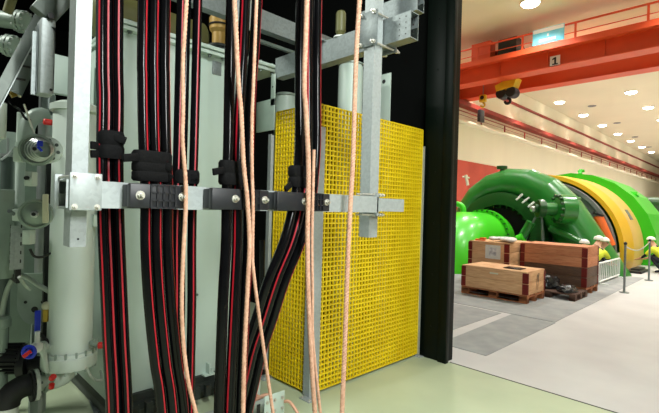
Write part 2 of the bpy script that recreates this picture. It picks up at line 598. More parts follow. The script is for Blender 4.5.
# bundle nearest the white vessel, behind the beam
base1 = [(110, 0), (110.5, 100), (110, 150), (111, 220), (113, 270), (116, 340), (119.5, 413)]
for i, (off, dx) in enumerate(((-8.2, 0), (0.3, -0.028), (8.2, 0))):
    cable([(u + off, v) for u, v in base1], XB, 'black power cable, %s from the white vessel, in the bundle closest to it' % ORD[i], 'cables closest to the white vessel', (0.7,) if i == 0 else (0.2,), dx)
# second bundle, in the first cleat
base2 = [(154.5, 0), (154, 80), (155, 140), (157, 190), (157, 245), (160, 300), (166, 360), (173, 413)]
for i, (off, dx) in enumerate(((-11.2, 0), (-0.3, 0.004), (10.6, 0))):
    cable([(u + off, v) for u, v in base2], XF - (0.002 if i != 1 else 0.0), 'black red-striped power cable, %s of three through the cleat nearest the white vessel' % ORD[i], 'cables through the cleat nearest the vessel', (-0.3,) if i == 0 else ((-0.35,) if i == 1 else (-0.85,)), dx * 0.3)
# third bundle, behind the beam
base3 = [(190, 0), (188, 80), (186.5, 140), (185, 190), (184, 245), (184, 300), (183, 360), (182, 413)]
for i, (off, dx) in enumerate(((-8.6, 0), (-0.3, -0.03), (7.8, 0))):
    cable([(u + off, v) for u, v in base3], XB, 'black power cable, %s in the bundle behind the beam beside a single rope' % ORD[i], 'cables behind the beam beside a rope', (0.1,) if i != 1 else (1.2,), dx, wide=0.3)
# fourth bundle, in the second cleat
for i, ush in enumerate(([(231.5, 0), (229.5, 80), (228.5, 140), (227, 190), (226, 245), (223, 300), (219, 413)],
                         [(245, 0), (241, 80), (238.5, 140), (237.5, 190), (237, 245), (234.5, 300), (229.5, 413)],
                         [(257, 0), (251.5, 80), (248.8, 140), (248, 190), (247.5, 245), (244.8, 300), (240, 413)])):
    cable(ush, XF - 0.002 + (0.004 if i == 1 else 0), 'black power cable, %s of three through the cleat beside the paired ropes' % ORD[i], 'cables through the cleat beside paired ropes', () if i == 0 else ((1.0,) if i == 1 else (-0.7,)), wide=0.3, r=0.0242)
# fifth bundle, swings across the narrow grating
base5 = [(309, 0), (308, 80), (308, 140), (306, 175), (303, 200), (293, 240), (277, 280, -0.03), (264, 320, -0.08), (254, 350, -0.13), (247, 380, -0.18)]
for i, (off, dx) in enumerate(((-8.6, 0), (0, 0.0), (8.6, 0))):
    pts5 = [(e_[0] + off,) + tuple(e_[1:]) for e_ in base5]
    cable(pts5, XF - 0.002, 'black power cable, %s of three swinging across the narrow yellow grating' % ORD[i], 'cables swinging across the narrow grating', (0.7,) if i == 1 else (() if i == 0 else (-0.45,)), dx, wide=0.3, r=0.0238)


def cleat(u0, u1, ub0, ub1, us0, us1, label):
    """black two-bolt cleat bar on the beam, from photo column u0 to u1, bolts at ub0 and ub1, cables between us0 and us1"""
    xs = XF + R_C + 0.006
    Y = lambda u: P(u, 197, x=xs).y
    t = thing('cable_cleat', label, 'cable clamp', (BX, (Y(u0) + Y(u1)) / 2, BZ - 0.05), 'black cable cleats on the beam')
    mb = MB().box((xs, Y(u0) + 0.01, BZ - 0.046), (xs + 0.03, Y(u1), BZ + 0.046), 0.004)
    # end blocks back to the beam
    mb.box((BX + 0.001, Y(u0) + 0.012, BZ - 0.042), (xs + 0.002, Y(us0) - 0.012, BZ + 0.042), 0.003)
    mb.box((BX + 0.001, Y(us1) + 0.008, BZ - 0.042), (xs + 0.002, Y(u1) - 0.002, BZ + 0.042), 0.003)
    # ribs of the moulded lattice
    yr0, yr1 = Y(ub0) + 0.04, Y(ub1) - 0.03
    for k in range(5):
        yy = yr0 + (yr1 - yr0) * k / 4
        mb.box((xs + 0.029, yy - 0.003, BZ - 0.044), (xs + 0.037, yy + 0.003, BZ + 0.044))
    for zz in (-0.044, -0.015, 0.015, 0.044):
        mb.box((xs + 0.029, yr0, BZ + zz - 0.003), (xs + 0.037, yr1, BZ + zz + 0.003))
    mb.build('clamp_bar', M['plastic'], t)
    for ub in (ub0, ub1):
        MB().hexbolt((xs + 0.03, Y(ub), BZ + 0.002), (1, 0, 0), 0.012, 0.012, True, 0.012).build('bolt', M['zinc'], t)


cleat(124, 184, 137, 179, 143.5, 170.5, 'black lattice cleat bar with two bolts, nearest the white vessel')
cleat(206.5, 265, 231.5, 261, 223, 252, 'black cleat bar with two bolts where the paired ropes cross')
cleat(272, 326, 300.5, 323, 291.5, 314, 'black cleat bar with two bolts in front of the narrow grating')


def strap(us, r, bands, xp, tails, label):
    """webbing wound about a bundle: us = photo span across the bundle, bands = [(v0, v1)]"""
    t = thing('cable_strap', label, 'strap', P(sum(us) / 2, bands[-1][1], x=xp), 'black straps around the cable bundles')
    for v0, v1 in bands:
        a, b = P(us[0], v1, x=xp), P(us[1], v0, x=xp)
        y0, y1 = a.y + r * 0.9, b.y - r * 0.9
        if y1 <= y0:
            y0 = y1 = (y0 + y1) / 2
            y1 += 1e-3
        ring = [V((xp - r, y0, 0)), V((xp - r, y1, 0))]
        loop = []
        for k in range(9):
            an = PI + -PI * k / 8
            loop.append((xp + math.cos(an + PI / 2 - PI) * r * 0 + math.sin(PI * k / 8 - PI / 2) * -r * -1, y1 + math.cos(PI * k / 8 - PI / 2) * r))
        for k in range(9):
            loop.append((xp + math.sin(PI / 2 - PI * k / 8) * r, y0 - math.cos(PI * k / 8 - PI / 2) * r))
        mb = MB()
        n = len(loop)
        zs = [a.z, a.z + 0.2 * (b.z - a.z), a.z + 0.8 * (b.z - a.z), b.z]
        sc_ = [0.94, 1.03, 1.03, 0.94]
        cx, cy = xp, (y0 + y1) / 2
        rings = [[mb.bm.verts.new((cx + (x - cx) * s_, cy + (y - cy) * s_, z)) for x, y in loop] for z, s_ in zip(zs, sc_)]
        for A, B in zip(rings, rings[1:]):
            for i in range(n):
                mb.face([A[i], A[(i + 1) % n], B[(i + 1) % n], B[i]])
        mb.build('webbing_band', M['webbing'], t)
    for (u0, v0), (u1, v1) in tails:
        a, b = P(u0, v0, x=xp + r * 0.8), P(u1, v1, x=xp + r * 1.3)
        MB().beam(a, b, 0.012, 0.03, 0.003).build('loose_tail', M['webbing'], t)


strap((98, 123), R_C + 0.012, [(133, 144.5), (146.5, 158)], XB + 0.004, [((112, 136), (126, 141)), ((98, 146), (91, 145)), ((98, 154), (91, 154))], 'double black strap around the cables closest to the white vessel')
strap((133, 170.5), R_C + 0.008, [(153.5, 163), (164, 171.5), (172.5, 180.5)], XF, [((138, 157), (123, 158)), ((165, 166), (171, 168)), ((168, 177), (172, 179))], 'triple black strap above the cleat nearest the white vessel')
strap((174.5, 198), R_C + 0.012, [(171, 183)], XB + 0.004, [((190, 178), (197, 175))], 'single black strap behind the lone rope')
strap((220, 250), R_C + 0.008, [(163, 173), (174, 184.5)], XF, [((224, 170), (213, 172)), ((248, 178), (252, 181))], 'double black strap above the cleat where paired ropes cross')
strap((290, 316), R_C + 0.008, [(168, 177), (178, 187)], XF, [((312, 175), (318, 173)), ((291, 184), (285, 190))], 'double black strap above the cleat by the narrow grating')

# ------------------------------------------------------------------ ropes
def rope(us, xp, label, r=0.0078):
    pts = [P(u, v, x=xp) for u, v in us]
    if us[0][1] <= 0:
        a, b = pts[0], pts[1]
        top = a + (a - b).normalized() * 1.6
        pts = [top] + pts
    e, c = pts[-1], pts[-2]
    if us[-1][1] >= 405:
        bot = V((e.x + 0.05, e.y + (e.y - c.y) * 0.8, 0.015))
        pts = pts + [e + (e - c).normalized() * 0.16, bot]
    path = smooth_path(pts, 40)
    # resample evenly
    d = [0]
    for a, b in zip(path, path[1:]):
        d.append(d[-1] + (b - a).length)
    L = d[-1]
    n = int(L / 0.006)
    ev, k = [], 0
    for i in range(n + 1):
        s = L * i / n
        while k < len(d) - 2 and d[k + 1] < s:
            k += 1
        f = (s - d[k]) / max(d[k + 1] - d[k], 1e-6)
        ev.append(path[k].lerp(path[k + 1], min(f, 1)))
    mb = MB()
    for st in range(3):
        q = []
        for i, p in enumerate(ev):
            t = (ev[min(i + 1, n)] - ev[max(i - 1, 0)]).normalized()
            e1 = V((0, 1, 0)).cross(t).normalized()
            e2 = t.cross(e1)
            a = 2 * PI * (i * 0.006 / 0.05) + 2 * PI * st / 3
            q.append(p + (e1 * math.cos(a) + e2 * math.sin(a)) * r * 0.42)
        mb.tube(q, r * 0.72, 7, ref=V((0.2, 1, 0)))
    o = mb.build('rope', M['rope'], None, ev[-1], 60)
    tag(o, label, 'rope', 'tan ropes hanging in front of the cables')


XR = XF + R_C + 0.058
rope([(186.6, 0), (183, 60), (183, 110), (182.5, 140), (185.5, 180), (185.5, 210), (183, 260), (181.8, 305), (183.5, 345), (188.5, 383), (196, 413)], XR, 'lone tan rope over the cables by the first cleat')
rope([(234.5, 0), (238.5, 82), (241, 110), (243.5, 162), (247.3, 200), (249.5, 242), (248, 280), (244.5, 350), (243, 413)], XR + 0.012, 'thicker tan rope of the pair, passing in front of the cleat', 0.0095)
rope([(256.5, 0), (253.5, 82), (252, 120), (252, 170), (253, 205), (252.5, 250), (253.5, 272), (261, 330), (273, 413)], XR - 0.006, 'thinner tan rope of the pair, slanting toward the tray at the bottom', 0.0078)
rope([(307, 0), (304.5, 82), (306, 110), (308.5, 162), (308.3, 200), (307.5, 240), (308.5, 300), (312, 370), (315, 413)], XR + 0.012, 'tan rope over the cables by the corner of the yellow cage', 0.0115)
rope([(314, 150), (313, 190), (312, 240), (312.5, 290), (313, 340), (319.5, 405)], XR - 0.008, 'short thin tan rope hanging close behind a thicker one at the cage corner', 0.0078)
rope([(359.6, 0), (357, 41), (355.3, 82), (353, 160), (350.7, 200), (348.5, 242), (347.3, 275), (344.6, 350), (342, 413)], XR - 0.02, 'tan rope hanging in front of the wide yellow grating', 0.0125)

# ================================================================== YELLOW SAFETY CAGE
CX, CY = -2.70, 2.50


def grating(name, label, a, b, z0, z1, nrm, cell=0.042):
    """moulded grating: square holes between deep ribs, a and b its two lower corners"""
    a, b = V(a), V(b)
    t = (b - a)
    L = t.length
    t.normalize()
    mb = MB()
    dep = 0.02
    na = round(L / cell)
    nz = round((z1 - z0) / cell)
    nrm = V(nrm)

    def bar(p, q, w_dir, w):
        c = [p - w_dir * w, p + w_dir * w, q + w_dir * w, q - w_dir * w]
        F = [mb.bm.verts.new(x) for x in c]
        B = [mb.bm.verts.new(x - nrm * dep) for x in c]
        mb.face(F)
        mb.face(B[::-1])
        for i in range(4):
            mb.face([F[i], B[i], B[(i + 1) % 4], F[(i + 1) % 4]])
    for i in range(na + 1):
        p = a + t * (L * i / na)
        bar(p + V((0, 0, z0)), p + V((0, 0, z1)), t, 0.0056 if 0 < i < na else 0.008)
    for k in range(nz + 1):
        z = z0 + (z1 - z0) * k / nz
        # horizontal ribs sit a hair behind so that faces never coincide
        bar(a + V((0, 0, z)) - nrm * 0.0015, b + V((0, 0, z)) - nrm * 0.0015, V((0, 0, 1)), 0.0056)
    o = mb.build(name, M['yellow'])
    return tag(o, label, 'grating panel', 'yellow grating panels of the cage')


grating('grating_panel', 'wide yellow moulded grating panel beside the black door jamb', (CX, CY + 0.03, 0), (CX, 4.06, 0), 0.03, 2.46, (1, 0, 0))
grating('grating_panel', 'narrow yellow grating panel partly hidden behind swinging black cables', (CX - 0.56, CY - 0.01, 0), (CX - 0.035, CY - 0.01, 0), 0.03, 2.46, (0, -1, 0))


def cage_post(x, y, h, label, wide=False):
    t = thing('cage_post', label, 'post', (x, y, 0), 'galvanised posts of the yellow cage')
    if wide:
        MB().box((x + 0.0, y, 0.008), (x + 0.006, y + 0.1, h)).box((x - 0.075, y - 0.006, 0.008), (x + 0.006, y, h)).build('angle_upright', G, t)
    else:
        MB().box((x - 0.004, y - 0.03, 0.008), (x + 0.002, y + 0.03, h)).box((x + 0.0, y - 0.034, 0.008), (x + 0.045, y - 0.028, h)).build('angle_upright', G, t)
    f = MB().box((x - 0.05, y - 0.07, 0), (x + 0.08, y + 0.06, 0.008), 0.002).build('foot_plate', G, t)
    mb = MB()
    for dx, dy in ((-0.03, -0.05), (0.06, -0.05), (0.06, 0.04)):
        mb.hexbolt((x + dx, y + dy, 0.008), (0, 0, 1), 0.008, 0.009)
    mb.build('anchor_bolt', M['zinc'], f)


cage_post(CX + 0.006, CY - 0.02, 2.27, 'galvanised angle post at the nearest corner of the yellow cage', True)
cage_post(CX - 0.02, 4.1, 2.28, 'thin galvanised post between the yellow cage and the black jamb')
x3 = CX - 0.6
cage_post(x3, CY - 0.03, 2.25, 'galvanised post behind the cables at the far edge of the narrow grating')


# grey cylinders within and behind the cage
def insulator(c, r, h, label, neck=True):
    t = thing('cylinder_unit', label, 'cylinder', (c[0], c[1], 0))
    MB().lathe((c[0], c[1], 0), (c[0], c[1], h), [(0, 0), (r * 1.35, 0), (r * 1.35, 0.01), (r, 0.011), (r, 0.985), (r * 0.96, 1), (0, 1)], 28).build('body', M['tank'], t)
    MB().lathe((c[0], c[1], h), (c[0], c[1], h + 0.03), [(r * 1.06, 0), (r * 1.06, 0.5), (r * 0.8, 1), (0, 1)], 28).build('cap', M['valve'], t)


q = P(351, 66, x=-3.05)
insulator((q.x, q.y), 0.125, q.z, 'tall grey cylinder standing behind the wide yellow grating')
q = P(286, 97, x=-3.5)
insulator((q.x, q.y), 0.115, q.z, 'grey cylinder rising behind the narrow yellow grating')
a, b = P(380.5, 75, y=3.7), P(389.5, 120, y=3.7)
t = thing('slotted_plate', 'narrow pale upright plate with one hole behind the wide yellow grating', 'plate', ((a.x + b.x) / 2, 3.7, 0))
MB().box((a.x, 3.7, 0), (b.x, 3.712, a.z), 0.002).build('plate', M['tank'], t)
MB().cyl((a.x + 0.05, 3.697, a.z - 0.08), (a.x + 0.05, 3.703, a.z - 0.08), 0.022, 16).build('hole', M['black_paint'], t)
# bushing on the cross beam
q = P(340, 36, y=cy0 + 0.04)
t = thing('bushing', 'small olive bushing with a pale foot standing on the cross beam', 'bushing', (q.x, cy0 + 0.045, cz1))
MB().lathe((q.x, cy0 + 0.045, cz1), (q.x, cy0 + 0.045, cz1 + 0.2), [(0, 0), (0.03, 0), (0.032, 0.2), (0.038, 0.24), (0.038, 0.92), (0.03, 1), (0, 1)], 24).build('body', M['olive'], t)
MB().lathe((q.x, cy0 + 0.045, cz1), (q.x, cy0 + 0.045, cz1 + 0.012), [(0, 0), (0.055, 0), (0.05, 1), (0, 1)], 24).build('foot', M['white_paint'], t)

# ================================================================== TRANSFORMER TANK
TX = -3.26
ty0, ty1 = 1.09, 2.2
t = thing('transformer_tank', 'large pale grey-green steel tank behind the black cables', 'tank', (TX - 0.7, 1.65, 0.15))
MB().box((TX - 1.3, ty0, 0.17), (TX, ty1, 2.8), 0.006).build('body', M['tank'], t)
lid = MB().box((TX - 1.3, ty0 - 0.02, 2.80), (TX + 0.06, 2.47, 2.825)).box((TX - 1.3, ty0 - 0.02, 2.835), (TX + 0.07, 2.48, 2.865), 0.004).build('lid_flange', M['tank'], t)
for k in range(11):
    y = ty0 + 0.06 + k * 0.125
    MB().hexbolt((TX + 0.035, y, 2.80), (0, 0, -1), 0.013, 0.015).cyl((TX + 0.035, y, 2.795), (TX + 0.035, y, 2.88), 0.012, 6).build('lid_bolt', M['pipe_dark'], lid)
MB().box((TX, ty0 - 0.0, 0.17), (TX + 0.035, ty1, 0.2)).box((TX - 1.3, ty0, 0.15), (TX + 0.035, ty1, 0.171)).build('base_flange', M['skid'], t)
MB().box((TX, P(212, 72, x=TX).y, 2.66), (TX + 0.006, P(221, 72, x=TX).y, 2.77), 0.001).build('small_plate', M['galv_dull'], t)
MB().cyl((TX, P(196, 318, x=TX).y, 0.86), (TX + 0.012, P(196, 318, x=TX).y, 0.86), 0.01, 12).build('drain_plug', M['pipe_dark'], t)
for uu in (158, 206):
    yy = P(uu, 380, x=TX).y
    MB().box((TX, yy - 0.05, 0.2), (TX + 0.07, yy + 0.05, 0.21)).box((TX, yy - 0.006, 0.2), (TX + 0.06, yy + 0.006, 0.29)).cyl((TX + 0.04, yy + 0.03, 0.21), (TX + 0.04, yy + 0.03, 0.245), 0.012, 6).build('base_lug', M['tank'], t)
t = thing('skid', 'dark steel skid frame under the grey tank', 'skid', (TX - 0.5, 1.6, 0))
MB().box((TX - 1.3, 1.12, 0), (TX + 0.0, 2.3, 0.1), 0.01).build('plinth', M['concrete'], t)
mb = MB().box((TX - 1.3, 1.1, 0.1), (TX + 0.08, 2.25, 0.15))
for k in range(12):
    mb.box((TX + 0.08, 1.12 + k * 0.094, 0.06), (TX + 0.12, 1.165 + k * 0.094, 0.15))
mb.build('rail', M['skid'], t)
# ochre valve and olive conservator on the lid
q = P(219, 46, x=TX - 0.2)
t = thing('relief_valve', 'ochre domed valve on a dark flange on the tank lid', 'valve', (q.x, q.y, 2.865))
MB().lathe((q.x, q.y, 2.865), (q.x, q.y, 2.98), [(0, 0), (0.11, 0), (0.11, 0.25), (0.075, 0.3), (0.075, 0.8), (0.1, 0.82), (0.1, 1), (0, 1)], 24).build('flange', M['skid'], t)
MB().lathe((q.x, q.y, 2.98), (q.x, q.y, 3.26), [(0, 0), (0.06, 0), (0.062, 0.4), (0.085, 0.5), (0.09, 0.85), (0.07, 0.96), (0, 1)], 24).build('body', M['ochre'], t)
MB().lathe((q.x, q.y, 3.15), (q.x, q.y, 3.165), [(0.092, 0), (0.095, 0.5), (0.092, 1)], 24).cyl((q.x + 0.06, q.y + 0.03, 3.2), (q.x + 0.1, q.y + 0.045, 3.2), 0.018, 12).build('clamp_ring', M['black_paint'], t)
t = thing('conservator', 'dim olive drum lying on the tank lid behind the cables', 'drum', (-4.1, 1.7, 2.865))
MB().cyl((-4.1, 1.1, 3.2), (-4.1, 2.15, 3.2), 0.2, 32, bev=0.02).build('drum', M['olive'], t)
MB().box((-4.2, 1.25, 2.866), (-4.0, 1.35, 3.02)).build('saddle', M['skid'], t)
MB().box((-4.2, 1.85, 2.866), (-4.0, 1.95, 3.02)).build('saddle', M['skid'], t)

# ================================================================== WHITE VESSEL AND ITS PIPES
vx, vy, vr = -3.36, 0.862, 0.136
t = thing('oil_vessel', 'tall white cylindrical vessel with a bolted bottom flange', 'vessel', (vx, vy, 0.45))
MB().lathe((vx, vy, 0.53), (vx, vy, 2.2), [(0, 0), (vr, 0), (vr, 0.985), (vr * 0.9, 1), (0, 1)], 40).build('shell', M['vessel'], t)
f = MB().lathe((vx, vy, 0.455), (vx, vy, 0.575), [(0, 0), (vr * 0.9, 0), (vr + 0.028, 0.12), (vr + 0.033, 0.2), (vr + 0.033, 0.8), (vr + 0.02, 0.85), (vr + 0.018, 1), (vr, 1)], 40).build('bottom_flange', M['vessel'], t)
mb = MB()
for k in range(16):
    a = 2 * PI * k / 16
    mb.cyl((vx + (vr + 0.02) * math.cos(a), vy + (vr + 0.02) * math.sin(a), 0.447), (vx + (vr + 0.02) * math.cos(a), vy + (vr + 0.02) * math.sin(a), 0.59), 0.008, 6)
mb.build('flange_bolt', M['valve'], f)
f = MB().lathe((vx, vy, 2.19), (vx, vy, 2.27), [(0, 0), (vr + 0.02, 0), (vr + 0.02, 0.5), (vr * 0.8, 0.8), (0, 1)], 40).build('lid', M['vessel'], t)
el = smooth_path([(vx, vy, 0.46), (vx, vy - 0.005, 0.43), (vx, vy - 0.045, 0.395), (vx, vy - 0.1, 0.385), (vx, 0.68, 0.385)], 8)
MB().tube(el, 0.056, 24).build('outlet_elbow', M['vessel'], t)
fl = MB().cyl((vx, 0.66, 0.385), (vx, 0.682, 0.385), 0.098, 32).build('outlet_flange', M['white_paint'], t)
mb = MB()
for k in range(8):
    a = 2 * PI * (k + 0.5) / 8
    mb.cyl((vx + 0.08 * math.cos(a), 0.655, 0.385 + 0.08 * math.sin(a)), (vx + 0.08 * math.cos(a), 0.694, 0.385 + 0.08 * math.sin(a)), 0.008, 6)
mb.build('flange_bolt', M['pipe_dark'], fl)
# red knobs
q = P(47, 122, d=2.93)
k = MB().cyl((q.x, q.y + 0.03, q.z), (vx + 0.05, vy - 0.04, q.z + 0.01), 0.014, 14).build('vent_stub', M['vessel'], t)
MB().cyl((q.x, q.y - 0.02, q.z), (q.x, q.y + 0.032, q.z), 0.02, 16, bev=0.004).build('red_cap', M['red'], k)
q = P(101, 345, d=2.95)
k = MB().cyl((vx + 0.1, vy + 0.1, q.z), (q.x, q.y - 0.02, q.z), 0.012, 14).cyl((vx + 0.12, vy + 0.11, q.z), (vx + 0.135, vy + 0.12, q.z), 0.028, 16).build('sample_stub', M['valve'], t)
MB().cyl((q.x, q.y - 0.02, q.z), (q.x + 0.02, q.y + 0.03, q.z), 0.022, 16, bev=0.004).build('red_cap', M['red'], k)
q = P(51.5, 383, d=2.72)
k = MB().cyl((vx + 0.045, q.y + 0.01, 0.345), (q.x, q.y + 0.01, q.z + 0.02), 0.012, 12).build('drain_cock', M['valve'], t)
MB().cyl((q.x, q.y, q.z + 0.028), (q.x + 0.02, q.y + 0.006, q.z + 0.045), 0.018, 12).cyl((q.x, q.y, q.z - 0.03), (q.x + 0.01, q.y, q.z - 0.005), 0.016, 12).build('red_handle', M['red'], k)
mb = MB().cyl((vx, vy, 0.46), (vx, vy, 0.0), 0.02, 12)
hs = smooth_path([(vx + 0.15, vy + 0.06, 0.48), (vx + 0.17, vy + 0.1, 0.4), (vx + 0.12, vy + 0.17, 0.36), (vx, vy + 0.2, 0.38)], 6)
MB().tube(hs, 0.009, 10).build('drain_hose', M['hose'], t)
# bracket from vessel to tank
MB().box((vx + 0.1, vy + 0.09, 1.42), (vx + 0.13, ty0 - 0.001, 1.5)).build('wall_bracket', M['vessel'], t)

# black rubber elbow and white pipe stub
t = thing('expansion_joint', 'thick black rubber elbow joining the vessel outlet to a white pipe stub', 'pipe elbow', (vx, 0.5, 0))
MB().tube(smooth_path([(vx, 0.655, 0.395), (vx, 0.615, 0.395), (vx, 0.575, 0.385), (vx, 0.54, 0.36), (vx, 0.522, 0.32), (vx, 0.52, 0.29)], 6), 0.07, 24).build('elbow', M['rubber'], t)
MB().cyl((vx, 0.655, 0.385), (vx, 0.638, 0.385), 0.1, 32).build('collar', M['black_paint'], t)
MB().cyl((vx, 0.52, 0.0), (vx, 0.52, 0.295), 0.062, 28).build('pipe_stub', M['white_paint'], t)

# drain valve with blue handwheel
q = P(52, 346, d=2.9)
a = P(37, 347, d=2.8)
t = thing('drain_valve', 'white drain valve with a blue handwheel and red tag beside the vessel foot', 'valve', (a.x, a.y, a.z - 0.05))
MB().cyl(q, a, 0.016, 16).cyl(q + (a - q) * 0.15, q + (a - q) * 0.25, 0.035, 20).cyl(q + (a - q) * 0.55, q + (a - q) * 0.65, 0.036, 20).cyl(q + (a - q) * 0.7, q + (a - q) * 0.8, 0.036, 20).build('flanged_pipe', M['vessel'], t)
MB().ball(a, 0.036, 18, 12).cyl(a, a + V((0, 0, 0.1)), 0.015, 12).build('valve_body', M['white_paint'], t)
b = P(29, 352, d=2.7)
k = MB().cyl(a, b, 0.01, 10).build('spindle', M['steel'], t)
dirn = (b - a).normalized()
mb = MB()
ee = dirn.cross(V((0, 0, 1))).normalized()
ff = ee.cross(dirn)
ringp = [b + (ee * math.cos(2 * PI * i / 20) + ff * math.sin(2 * PI * i / 20)) * 0.034 for i in range(21)]
mb.tube(ringp, 0.011, 8, ref=dirn)
for i in range(4):
    mb.cyl(b, b + (ee * math.cos(PI * i / 2) + ff * math.sin(PI * i / 2)) * 0.034, 0.008, 8)
mb.cyl(b - dirn * 0.015, b + dirn * 0.02, 0.018, 12)
mb.build('handwheel', M['blue'], k)
c = P(27, 354, d=2.66)
MB().cbox(c, (0.012, 0.05, 0.022), 0.003, Matrix.Rotation(0.6, 3, 'X')).build('red_tag', M['red'], k)
MB().tube([a + V((0.0, 0.03, -0.02)), a + V((0.0, 0.04, -0.06)), a + V((0.02, 0.06, -0.17))], 0.017, 12).build('tail_pipe', M['vessel'], t)

# blue lever valve
q = P(37.5, 340, d=2.85)
a = P(37.5, 322, d=2.85)
t = thing('lever_valve', 'upright blue lever of a brass ball valve beside the white vessel', 'valve', (q.x, q.y, q.z))
MB().cbox(a, (0.016, 0.034, 0.15), 0.005).build('blue_lever', M['blue'], t)
c = P(46.5, 312, d=2.9)
MB().cyl(c - V((0, 0, 0.06)), c + V((0, 0, 0.02)), 0.026, 6).build('brass_body', M['brass'], t)
MB().ball(c + V((0, 0, 0.04)), 0.03, 16, 10).build('cap', M['cream'], t)
MB().tube(smooth_path([P(37, 336, d=2.86), P(40, 334, d=2.87), P(46, 340, d=2.88), P(50, 345, d=2.89)], 6), 0.012, 10).build('black_hose', M['rubber'], t)

# black pump motor at the bottom edge
mx, mz = -3.75, 0.49
my = P(8, 362, x=mx).y
t = thing('pump_motor', 'black finned pump motor behind the black rubber elbow', 'motor', (mx, my, 0))
mb = MB().cyl((mx - 0.12, my - 0.25, mz), (mx + 0.12, my + 0.08, mz), 0.088, 28)
ax = V((0.24, 0.33, 0)).normalized()
for k in range(20):
    a = 2 * PI * k / 20
    e1 = ax.cross(V((0, 0, 1))).normalized()
    d1 = e1 * math.cos(a) + V((0, 0, 1)) * math.sin(a)
    mb.beam(V((mx - 0.11, my - 0.235, mz)) + d1 * 0.094, V((mx + 0.11, my + 0.065, mz)) + d1 * 0.094, 0.006, 0.02, 0, d1)
mb.build('finned_body', M['rubber'], t)
MB().cbox((mx, my - 0.08, mz + 0.12), (0.13, 0.1, 0.07), 0.01).build('terminal_box', M['rubber'], t)
a = V((mx + 0.12, my + 0.08, mz - 0.04))
MB().cyl(a - ax * 0.02, a + ax * 0.03, 0.1, 28).cyl(a, a + ax * 0.2 - V((0, 0, 0.03)), 0.06, 20).build('pump_head', M['black_paint'], t)
MB().box((mx - 0.05, my - 0.14, 0), (mx + 0.03, my - 0.04, 0.42), 0.01).build('pedestal', M['black_paint'], t)
MB().cyl(V((mx + 0.2, my + 0.17, mz - 0.05)), V((mx + 0.2, my + 0.17, mz + 0.02)), 0.018, 8).build('steel_plug', M['steel'], t)

# ------------------------------------------------------------------ left side valves and pipework
DV = 2.75


def axis_disc(mb, c, axis, prof, seg=36):
    c, axis = V(c), V(axis).normalized()
    L = max(f for r, f in prof) or 1
    return mb.lathe(c, c + axis, prof, seg)


side = V((0.93, -0.37, 0)).normalized()      # the direction the valve faces look


def butterfly(cu, cv, r, label, bar, flip):
    c = P(cu, cv, d=DV)
    t = thing('butterfly_valve', label, 'valve', c - V((0, 0, r)))
    mb = MB()
    axis_disc(mb, c, side, [(0, -0.08), (r * 0.92, -0.08), (r * 0.92, -0.02), (r, -0.018), (r, 0.018), (r * 0.86, 0.02), (r * 0.8, 0.004), (r * 0.72, 0.006), (r * 0.45, 0.03), (0, 0.04)], 40)
    mb.build('disc_body', M['valve'], t)
    mb = MB()
    axis_disc(mb, c + side * 0.03, side, [(0, 0), (r * 0.24, 0), (r * 0.22, 0.03), (0, 0.035)], 24)
    mb.build('hub', M['steel'], t)
    hb = c + side * 0.07
    mb = MB().cyl(c + side * 0.04, hb, r * 0.12, 12)
    mb.build('stem', M['black_paint'], t)
    return t, c


t, c = butterfly(36, 214, 0.094, 'round grey butterfly valve with an upright cream handle', True, 1)
a, b = P(45.5, 223, d=DV - 0.06), P(45.5, 194, d=DV - 0.06)
MB().beam(a, b, 0.03, 0.03, 0.006, side).build('cream_handle', M['cream'], t)
a = P(18.5, 215, d=DV + 0.02)
MB().cbox(a, (0.05, 0.05, 0.075), 0.006, Matrix.Rotation(0.8, 3, 'Z')).build('switch_box', M['vessel'], t)
a = P(29, 237, d=DV + 0.0)
MB().cbox(a, (0.05, 0.055, 0.09), 0.006, Matrix.Rotation(0.8, 3, 'Z')).build('lower_box', M['vessel'], t)
a = P(9, 211, d=DV - 0.05)
MB().cyl(a, P(14, 214, d=DV), 0.012, 10).build('blue_stem', M['galv_dull'], t)

t, c = butterfly(37, 150, 0.098, 'ribbed grey valve barrel with a blue tag above the round one', False, 1)
mb = MB()
for k in range(5):
    axis_disc(mb, c + side * (0.005 + 0.017 * k) + V((0.0, 0.012 * k, 0)), side, [(0.074 - 0.006 * k, 0), (0.08 - 0.006 * k, 0.004), (0.074 - 0.006 * k, 0.009)], 32)
mb.build('rib', M['steel'], t)
c2 = P(47.5, 150, d=DV + 0.05)
mb = MB()
axis_disc(mb, c2, side, [(0, -0.012), (0.085, -0.012), (0.085, 0.012), (0, 0.012)], 32)
fo = mb.build('side_flange', M['vessel'], t)
mb = MB()
for k in range(8):
    a = 2 * PI * k / 8 + 0.2
    e1 = side.cross(V((0, 0, 1))).normalized()
    d1 = e1 * math.cos(a) + V((0, 0, 1)) * math.sin(a)
    axis_disc(mb, c2 + d1 * 0.062 + side * 0.011, side, [(0, 0), (0.011, 0), (0.011, 0.004), (0, 0.004)], 10)
mb.build('bolt_hole', M['pipe_dark'], fo)
MB().cbox(P(40, 143.5, d=DV - 0.12), (0.012, 0.03, 0.035), 0.003).cyl(P(38, 147, d=DV - 0.1), P(42, 151, d=DV - 0.1), 0.008, 8).build('blue_tag', M['blue'], t)
MB().cbox(P(20, 155, d=DV), (0.05, 0.06, 0.09), 0.006, Matrix.Rotation(0.8, 3, 'Z')).build('switch_box', M['vessel'], t)
MB().cbox(P(31, 179, d=DV), (0.05, 0.055, 0.09), 0.006, Matrix.Rotation(0.8, 3, 'Z')).build('lower_box', M['vessel'], t)
MB().cyl(P(26, 178, d=DV - 0.05), P(29, 178, d=DV), 0.013, 10).build('black_gland', M['black_paint'], t)

